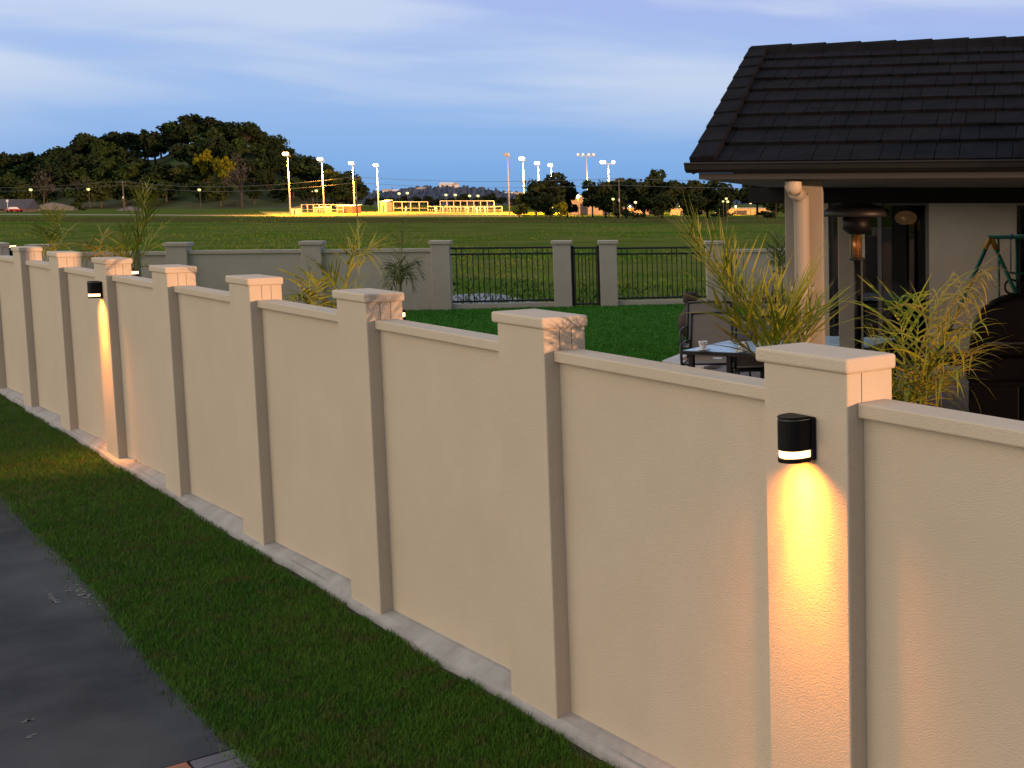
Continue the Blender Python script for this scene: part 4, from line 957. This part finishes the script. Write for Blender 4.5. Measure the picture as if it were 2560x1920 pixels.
# sports ground
q = [at(v,470,D) for v,D in ((-100,165),(1750,150),(1750,205),(1135,205),(640,212),(-100,225))]
struct('rough_grass', MB().prism([(p.x,p.y) for p in q], -.0995, -.094), mat('rough_band', (.060,.075,.018), .95, (.10,.085,.035), .12, bump=.8, bscale=2, c3=(.045,.085,.012), s3=.05, spec=0, aniso=(1,1,1)))
q = [at(v,470,D) for v,D in ((600,222),(1128,222),(1135,350),(560,350))]
struct('sports_field', MB().prism([(p.x,p.y) for p in q], -.099, -.07), M['dirt'])
q = [at(v,470,D) for v,D in ((-60,262),(640,238),(640,254),(-60,290))]
struct('dirt_track', MB().prism([(p.x,p.y) for p in q], -.099, -.085), mat('track_dirt', (.22,.19,.12), .95, (.17,.16,.08), .2))
def flood(label, v, top, D, lit, power, col, double=False, tee=False):
    p = at(v,470,D); zt = at(v,top,D).z; t = thing('floodlight_pole', label, 'floodlight', (p.x,p.y,-.1), face, 'floodlight poles of the sports ground'); h = zt+.1
    MB().tube([(0,0,0),(0,0,h*.3),(0,0,h)], [.15,.13,.09], 10).build('pole', M['pole'], t)
    wa = 2.1 if tee else 1.7 if double else .55
    MB().bx(-wa, wa, -.12, .12, h-.12, h+.05).build('crossarm', M['pole'], t)
    xs_ = (-.26,.26) if not double else (-1.35,-.75,1.45)
    if tee: xs_ = (-1.9,-.7,.7,1.9)
    for x_ in xs_:
        for z_ in ((.15,)):
            hd = MB().lathe([(.001,-.22),(.2,-.2),(.33,.12),(.33,.2),(.001,.21)], (0,0,0), 14).build('lamp_head', M['pole'], t)
            hd.location = (x_,-.3,h+z_+.1); hd.rotation_euler = (math.radians(70),0,0)
            if lit: MB().lathe([(.30,.21),(.38,.34),(.33,.50),(.19,.60),(.001,.63)], n=16).build('lens', M['lampw'] if lit == 1 else M['lampo'], hd)
            elif tee: MB().lathe([(.001,.222),(.31,.222)], n=14).build('lens', M['lamppale'], hd)
    if power:
        l = light('floodlight', 'SPOT', (.9,.2,h-.3), power, col, t, shadow_soft_size=.5, spot_size=math.radians(150), spot_blend=.6); l.rotation_euler = (math.radians(22),0,0)
OR, WH = (1,.38,.03), (1,.43,.04)
FP = 110000
flood('orange lit floodlight pole nearest the left edge of the sports ground', 628, 337, 244, 2, FP*.9, OR)
flood('floodlight pole with a flaring orange white lamp, second from the left', 701, 348, 273, 2, FP*1.4, OR)
flood('white floodlight pole third from the left, in front of the hill end', 767, 356, 300, 1, FP*1.3, WH)
flood('slim white floodlight pole fourth from the left, against open sky', 819, 360, 322, 1, FP*1.3, WH)
flood('tall white pole with no lamp burning, right end of the sports ground', 1101, 337, 247, 0, 0, WH)
flood('bright floodlight right beside the tall unlit white pole', 1134, 347, 270, 1, FP*1.4, WH)
flood('middle one of the three bright floodlights above the first dark trees', 1166, 356, 300, 1, FP*1.0, WH)
flood('smallest of the three bright floodlights above the first dark trees', 1194, 360, 322, 1, FP*1.0, WH)
flood('thin unlit T shaped floodlight pole above the gap in the trees', 1271, 337, 300, 0, 0, WH, tee=True)
flood('double headed white floodlight above the middle of the dark trees', 1317, 354, 293, 1, FP*.8, WH, double=True)
def backstop(label, v0, v1, top, bot, D, nb, rail=True):
    p0, p1 = at(v0,bot,D), at(v1,bot,D); L_ = (Vector((p1.x-p0.x,p1.y-p0.y,0))).length; z0 = -.09; z1 = at(v0,top,D).z
    t = thing('court_fence', label, 'fence', (p0.x,p0.y,z0), math.atan2(p1.y-p0.y,p1.x-p0.x), 'pale framed fences of the sports ground')
    for i in range(nb+1): MB().tube([(L_*i/nb,0,0),(L_*i/nb,0,z1-z0)], .09, 8).build('post', M['pole'], t)
    MB().tube([(0,0,z1-z0),(L_,0,z1-z0)], .08, 8).build('top_rail', M['pole'], t); MB().tube([(0,0,(z1-z0)*.45),(L_,0,(z1-z0)*.45)], .05, 8).build('middle_rail', M['pole'], t)
    w_ = MB(); n_ = int(L_/.9)
    for i in range(n_): w_.tube([(L_*i/n_,0,0),(L_*(i+1)/n_,0,(z1-z0))], .012, 3, False).tube([(L_*(i+1)/n_,0,0),(L_*i/n_,0,(z1-z0))], .012, 3, False)
    w_.build('wire_mesh', M['mesh'], t); return t
backstop('pale framed court fence with many uprights, right half of the sports ground', 952, 1068, 434, 462, 300, 8)
backstop('pale framed court fence around the middle floodlight, left of the tall one', 851, 925, 436, 462, 296, 4)
backstop('low long fence at the left end of the sports ground', 652, 742, 442, 462, 290, 7)
backstop('low rail fence joining the two framed court fences', 925, 1085, 446, 464, 310, 10)
def box_thing(name, label, cat, v, w_, top, bot, D, depth, wm, rm, group=None):
    p = at(v,bot,D); zt = at(v,top,D).z; W_ = w_*D/2649; t = thing(name, label, cat, (p.x,p.y,-.09), face, group)
    h = zt+.09
    MB().bx(-W_/2,W_/2,0,depth,0,h*.86).build('wall', wm, t); MB().add([(-W_*.55,-.3,h*.86),(W_*.55,-.3,h*.86),(W_*.55,depth+.3,h),(-W_*.55,depth+.3,h),(-W_*.55,-.3,h*.9),(W_*.55,-.3,h*.9),(W_*.55,depth+.3,h*1.04),(-W_*.55,depth+.3,h*1.04)],[(0,3,2,1),(4,5,6,7),(0,1,5,4),(1,2,6,5),(2,3,7,6),(3,0,4,7)]).build('roof', rm, t)
    MB().bx(-W_*.12,W_*.12,-.03,-.001,.0,h*.62).build('door', M['darkroof'], t); return t
box_thing('ticket_booth', 'small white booth at the foot of the leftmost floodlight', 'booth', 636, 12, 447, 463, 262, 2, M['white'], M['darkroof'])
box_thing('shed', 'pale shed behind the low fence, between the two left floodlights', 'shed', 690, 22, 447, 462, 300, 3, M['pale_wall'], M['white'])
box_thing('shed', 'reddish brown shed left of the third floodlight', 'shed', 745, 34, 443, 462, 296, 4, mat('shed_red', (.30,.13,.07), .85, (.24,.10,.06), 1), M['white'])
box_thing('shed', 'tall narrow pale shed at the foot of the fourth floodlight', 'shed', 829, 14, 433, 461, 315, 3, M['pale_wall'], M['white'])
box_thing('clubhouse', 'orange lit building seen through the gap between the round trees', 'building', 1262, 66, 424, 464, 262, 8, M['pale_wall'], M['pale_wall'])
box_thing('pavilion', 'low orange lit pavilion glimpsed under the trees, right of the middle', 'building', 1478, 60, 450, 466, 262, 6, M['pale_wall'], M['pale_wall'])
box_thing('pavilion', 'low orange lit pavilion glimpsed under the trees, beside the house', 'building', 1600, 110, 449, 466, 262, 6, M['pale_wall'], M['pale_wall'])
box_thing('pavilion', 'small orange lit hut glimpsed under the trees, behind the tall pole', 'building', 1362, 60, 448, 466, 262, 6, M['pale_wall'], M['pale_wall'])
# street lamps
def slamp(label, v, top, D, m='street', base=-.1, power=0, col=(1,.45,.12), r=.3, group='street lamps along the far road'):
    p = at(v,470,D); zt = at(v,top,D).z; t = thing('street_lamp', label, 'street lamp', (p.x,p.y,base), face, group); h = zt-base
    k = min(1, D/450)
    MB().tube([(0,0,0),(0,0,h*.94),(0,-.25*k,h)], [.09*k,.06*k,.05*k], 8).build('pole', M['wood'], t)
    MB().lathe([(.001,-.9*r),(.7*r,-.7*r),(r,0),(.7*r,.55*r),(.001,.7*r)], (0,-.3*k,h), 14).build('lamp', M[m], t)
    if power: light('lamp_light', 'POINT', (0,-.9,h), power, col, t, shadow_soft_size=.3)
LB = 'greenish yellow street lamp on the road below the wooded hill'
for v,w,D in ((72,410,500),(94,410,520),(196,409,500),(207,410,520),(435,410,500),(677,413,520),(687,412,500)): slamp(LB, v, w, D, r=.62)
LB = 'greenish yellow street lamp on the road behind the sports ground'
for v,w,D in ((865,418,480),(883,417,480),(966,421,490),(986,421,490),(1017,423,490),(1035,423,490)): slamp(LB, v, w, D, r=.58, group='street lamps behind the sports ground')
slamp('small green yellow lamp in front of the round trees, left of the tall pole', 1326, 430, 200, r=.24, group=None)
slamp('highest lamp of the close group of three before the trees by the roof', 1570, 429, 200, r=.22, group=None)
slamp('lower left lamp of the close group of three before the trees by the roof', 1563, 435, 200, r=.18, group=None)
slamp('lower right lamp of the close group of three before the trees by the roof', 1573, 435.5, 200, r=.24, group=None)
slamp('small orange lamp among the trees right of the tall pole', 1374, 437, 203, 'streeto', r=.24, group=None)
slamp('small orange lamp among the trees near the roof corner', 1622, 438, 203, 'streeto', r=.24, group=None)
slamp('bluish white lamp among the trees beside the house column', 1677, 435, 203, 'lamppale', r=.26, group=None)
slamp('strong orange lamp glowing in front of the clubhouse between the trees', 1250, 424, 245, 'lampo', power=9000, col=OR, r=.45, group=None)
for v,lab in ((1470,'orange lamp by the pavilion wall under the trees, right of the middle'),(1590,'orange lamp by the pavilion wall under the trees, nearest the house'),(1362,'orange lamp by the hut wall behind the tall pole')):
    slamp(lab, v, 446, 255, 'lampo', power=5000, col=OR, r=.2, group=None)
# utility poles and cables
ups = []
for v,top,D,lab in ((270,391,360,'utility pole with a pale plate in front of the hill, left'),(772,382,236,'dark utility pole beside the third floodlight'),(1339,385,200,'utility pole standing before the round trees on the right')):
    p = at(v,470,D); zt = at(v,top,D).z; t = thing('utility_pole', lab, 'utility pole', (p.x,p.y,-.1), face); h = zt+.1
    MB().tube([(0,0,0),(0,0,h)], [.16*D/300,.11*D/300], 8).build('pole', M['wood'], t); MB().bx(-1.1,1.1,-.06,.06,h-.5,h-.36).build('crossarm', M['wood'], t)
    MB().bx(-.14*D/300,.14*D/300,-.2*D/300-.03,-.17*D/300,h*.42,h*.50).build('plate', M['white'], t); ups.append((Vector((p.x,p.y,-.1)), h))
ends = [at(-200,400,420), None, None, None, at(2000,395,170)]
for nm, off in (('upper', .1), ('lower', -1.0)):
    chain = [Vector((ends[0].x,ends[0].y,8.2+off))]+[u[0]+Vector((0,0,u[1]+off-.1)) for u in ups]+[Vector((ends[4].x,ends[4].y,6.2+off))]
    for i in range(4):
        a, b = chain[i], chain[i+1]; L_ = (b-a).length
        o = MB().tube([a.lerp(b,t)-Vector((0,0,L_*.010*4*t*(1-t))) for t in np.linspace(0,1,16)], .030, 5).build('power_cable', M['wire'])
        props(o, ('upper' if nm == 'upper' else 'lower')+' sagging cable '+('from the left edge to the pole before the hill','between the hill pole and the pole by the floodlights','between the floodlight pole and the pole before the round trees','from the pole before the round trees towards the house')[i], 'cable', 'power cables across the field')
# left: shed roof, car, mounds
p = at(34,466,352); gable_house('barn', 'dark roofed barn at the far left behind the field', (p.x,p.y,-.1), 8.5, 7, .9, 2.7, face+.25, M['wood'], M['darkroof'], cat='barn')
p = at(32,466,336); t = thing('car', 'small red and white car parked in front of the dark barn', 'car', (p.x,p.y,-.1), face+1.2)
MB().add([(-2,-.8,.35),(2,-.8,.35),(2,.8,.35),(-2,.8,.35),(-2,-.8,.85),(2,-.8,.8),(2,.8,.8),(-2,.8,.85)],[(0,3,2,1),(4,5,6,7),(0,1,5,4),(1,2,6,5),(2,3,7,6),(3,0,4,7)]).build('body', M['carred'], t, bevel=.12)
MB().add([(-1.3,-.72,.84),(1.0,-.72,.82),(1.0,.72,.82),(-1.3,.72,.84),(-.9,-.6,1.4),(.4,-.6,1.4),(.4,.6,1.4),(-.9,.6,1.4)],[(0,3,2,1),(4,5,6,7),(0,1,5,4),(1,2,6,5),(2,3,7,6),(3,0,4,7)]).build('cabin', M['carwhite'], t, bevel=.08)
for x_ in (-1.25,1.25):
    for y_ in (-.8,.8): MB().tube([(x_,y_-.1,.32),(x_,y_+.1,.32)], .32, 14).build('wheel', M['black'], t)
p = at(18,466,345); t = thing('marker_post', 'pale post with a square top in front of the dark barn', 'post', (p.x,p.y,-.1), face)
MB().tube([(0,0,0),(0,0,2.8)], .09, 8).build('shaft', M['pole'], t); MB().bx(-.3,.3,-.06,.06,2.8,3.4).build('plate', M['white'], t, bevel=.02)
def mound(name, label, v0, v1, top, bot, D, m, seed):
    r = random.Random(seed); p = at((v0+v1)/2,bot,D); W_ = (v1-v0)*D/2649; h = (bot-top)*D/2649; mb = MB(); n, q = 28, 8; vs = []
    for i in range(q+1):
        t_ = i/q
        for k in range(n):
            a = 2*math.pi*k/n; rr_ = (1-t_)**.75*(1+.14*math.sin(3*a+seed)+.08*r.uniform(-1,1)); vs.append((W_/2*rr_*math.cos(a), W_*.35*rr_*math.sin(a), h*(t_**.8)*(1+.1*r.uniform(-1,1))-.1))
    mb.add(vs, [(i*n+k,i*n+(k+1)%n,(i+1)*n+(k+1)%n,(i+1)*n+k) for i in range(q) for k in range(n)], True)
    o = mb.build(name, m, recalc=False); o.location = (p.x,p.y,-.1); o.rotation_euler = (0,0,face); props(o, label, 'mound')
mound('earth_mound', 'pale bare earth mound at the far left of the field', 62, 166, 440, 457, 410, M['mound'], 1)
mound('rubble_heap', 'low grey heap of rubble left of the tall thin palm', 256, 314, 449, 459, 395, M['rubble'], 2)
# players
def person(label, v, D, rz, pose):
    p = at(v,470,D); t = thing('person', label, 'person', (p.x,p.y,-.07), rz, None)
    J = {'pel':(0,0,.95),'sp':(0,.0,1.2),'ch':(0,.0,1.4),'nk':(0,0,1.52),'hd':(0,-.01,1.68),'tp':(0,0,1.80)}
    a = pose; E_ = [('pel','sp'),('sp','ch'),('ch','nk'),('nk','hd'),('hd','tp')]
    for s,n_ in ((-1,'l'),(1,'r')):
        sw = a*s; J['hp'+n_]=(s*.1,0,.92); J['kn'+n_]=(s*.13,-.16*max(0,sw)-.04,.50); J['an'+n_]=(s*.14,.14*sw,.09); J['to'+n_]=(s*.15,.14*sw-.16,.04)
        J['sh'+n_]=(s*.19,0,1.43); J['el'+n_]=(s*.27,.06*sw,1.15); J['wr'+n_]=(s*.26,-.16-.1*sw,.96); J['ha'+n_]=(s*.25,-.22-.1*sw,.90)
        E_ += [('pel','hp'+n_),('hp'+n_,'kn'+n_),('kn'+n_,'an'+n_),('an'+n_,'to'+n_),('ch','sh'+n_),('sh'+n_,'el'+n_),('el'+n_,'wr'+n_),('wr'+n_,'ha'+n_)]
    R_ = {'pel':.15,'sp':.14,'ch':.16,'nk':.065,'hd':.10,'tp':.07,'hp':.10,'kn':.065,'an':.045,'to':.04,'sh':.075,'el':.05,'wr':.035,'ha':.04}
    ks = list(J); me = bpy.data.meshes.new('body'); me.from_pydata([J[k] for k in ks], [(ks.index(x),ks.index(y)) for x,y in E_], [])
    o = bpy.data.objects.new('body', me); COL.objects.link(o); o.parent = t; me.materials.append(M['shirt'])
    md = o.modifiers.new('skin','SKIN'); ls = me.skin_vertices[0].data
    for i,k in enumerate(ks): r_ = R_.get(k, R_.get(k[:2], .06)); ls[i].radius = (r_,r_)
    ls[0].use_root = True; o.modifiers.new('sub','SUBSURF').levels = 1
    MB().lathe([(.105,1.68),(.112,1.74),(.09,1.81),(.04,1.84),(.001,1.845)], n=12).build('hair', M['hair'], t)
    MB().lathe([(.14,.93),(.16,1.0),(.165,1.1)], n=12).build('belt', M['redkit'], t)
for i,(v,D,lab) in enumerate(((1011,285,'player in white under the middle of the tall court fence'),(1030,268,'player in white bending near the right end of the court fence'),(1047,275,'rightmost player in white before the court fence'),
        (942,285,'player in white left of the tall court fence'),(960,262,'player in white just inside the left end of the tall court fence'),(878,280,'player in white in front of the middle floodlight fence'))):
    person(lab, v, D, face+i*1.1, .5+.5*(i%3))
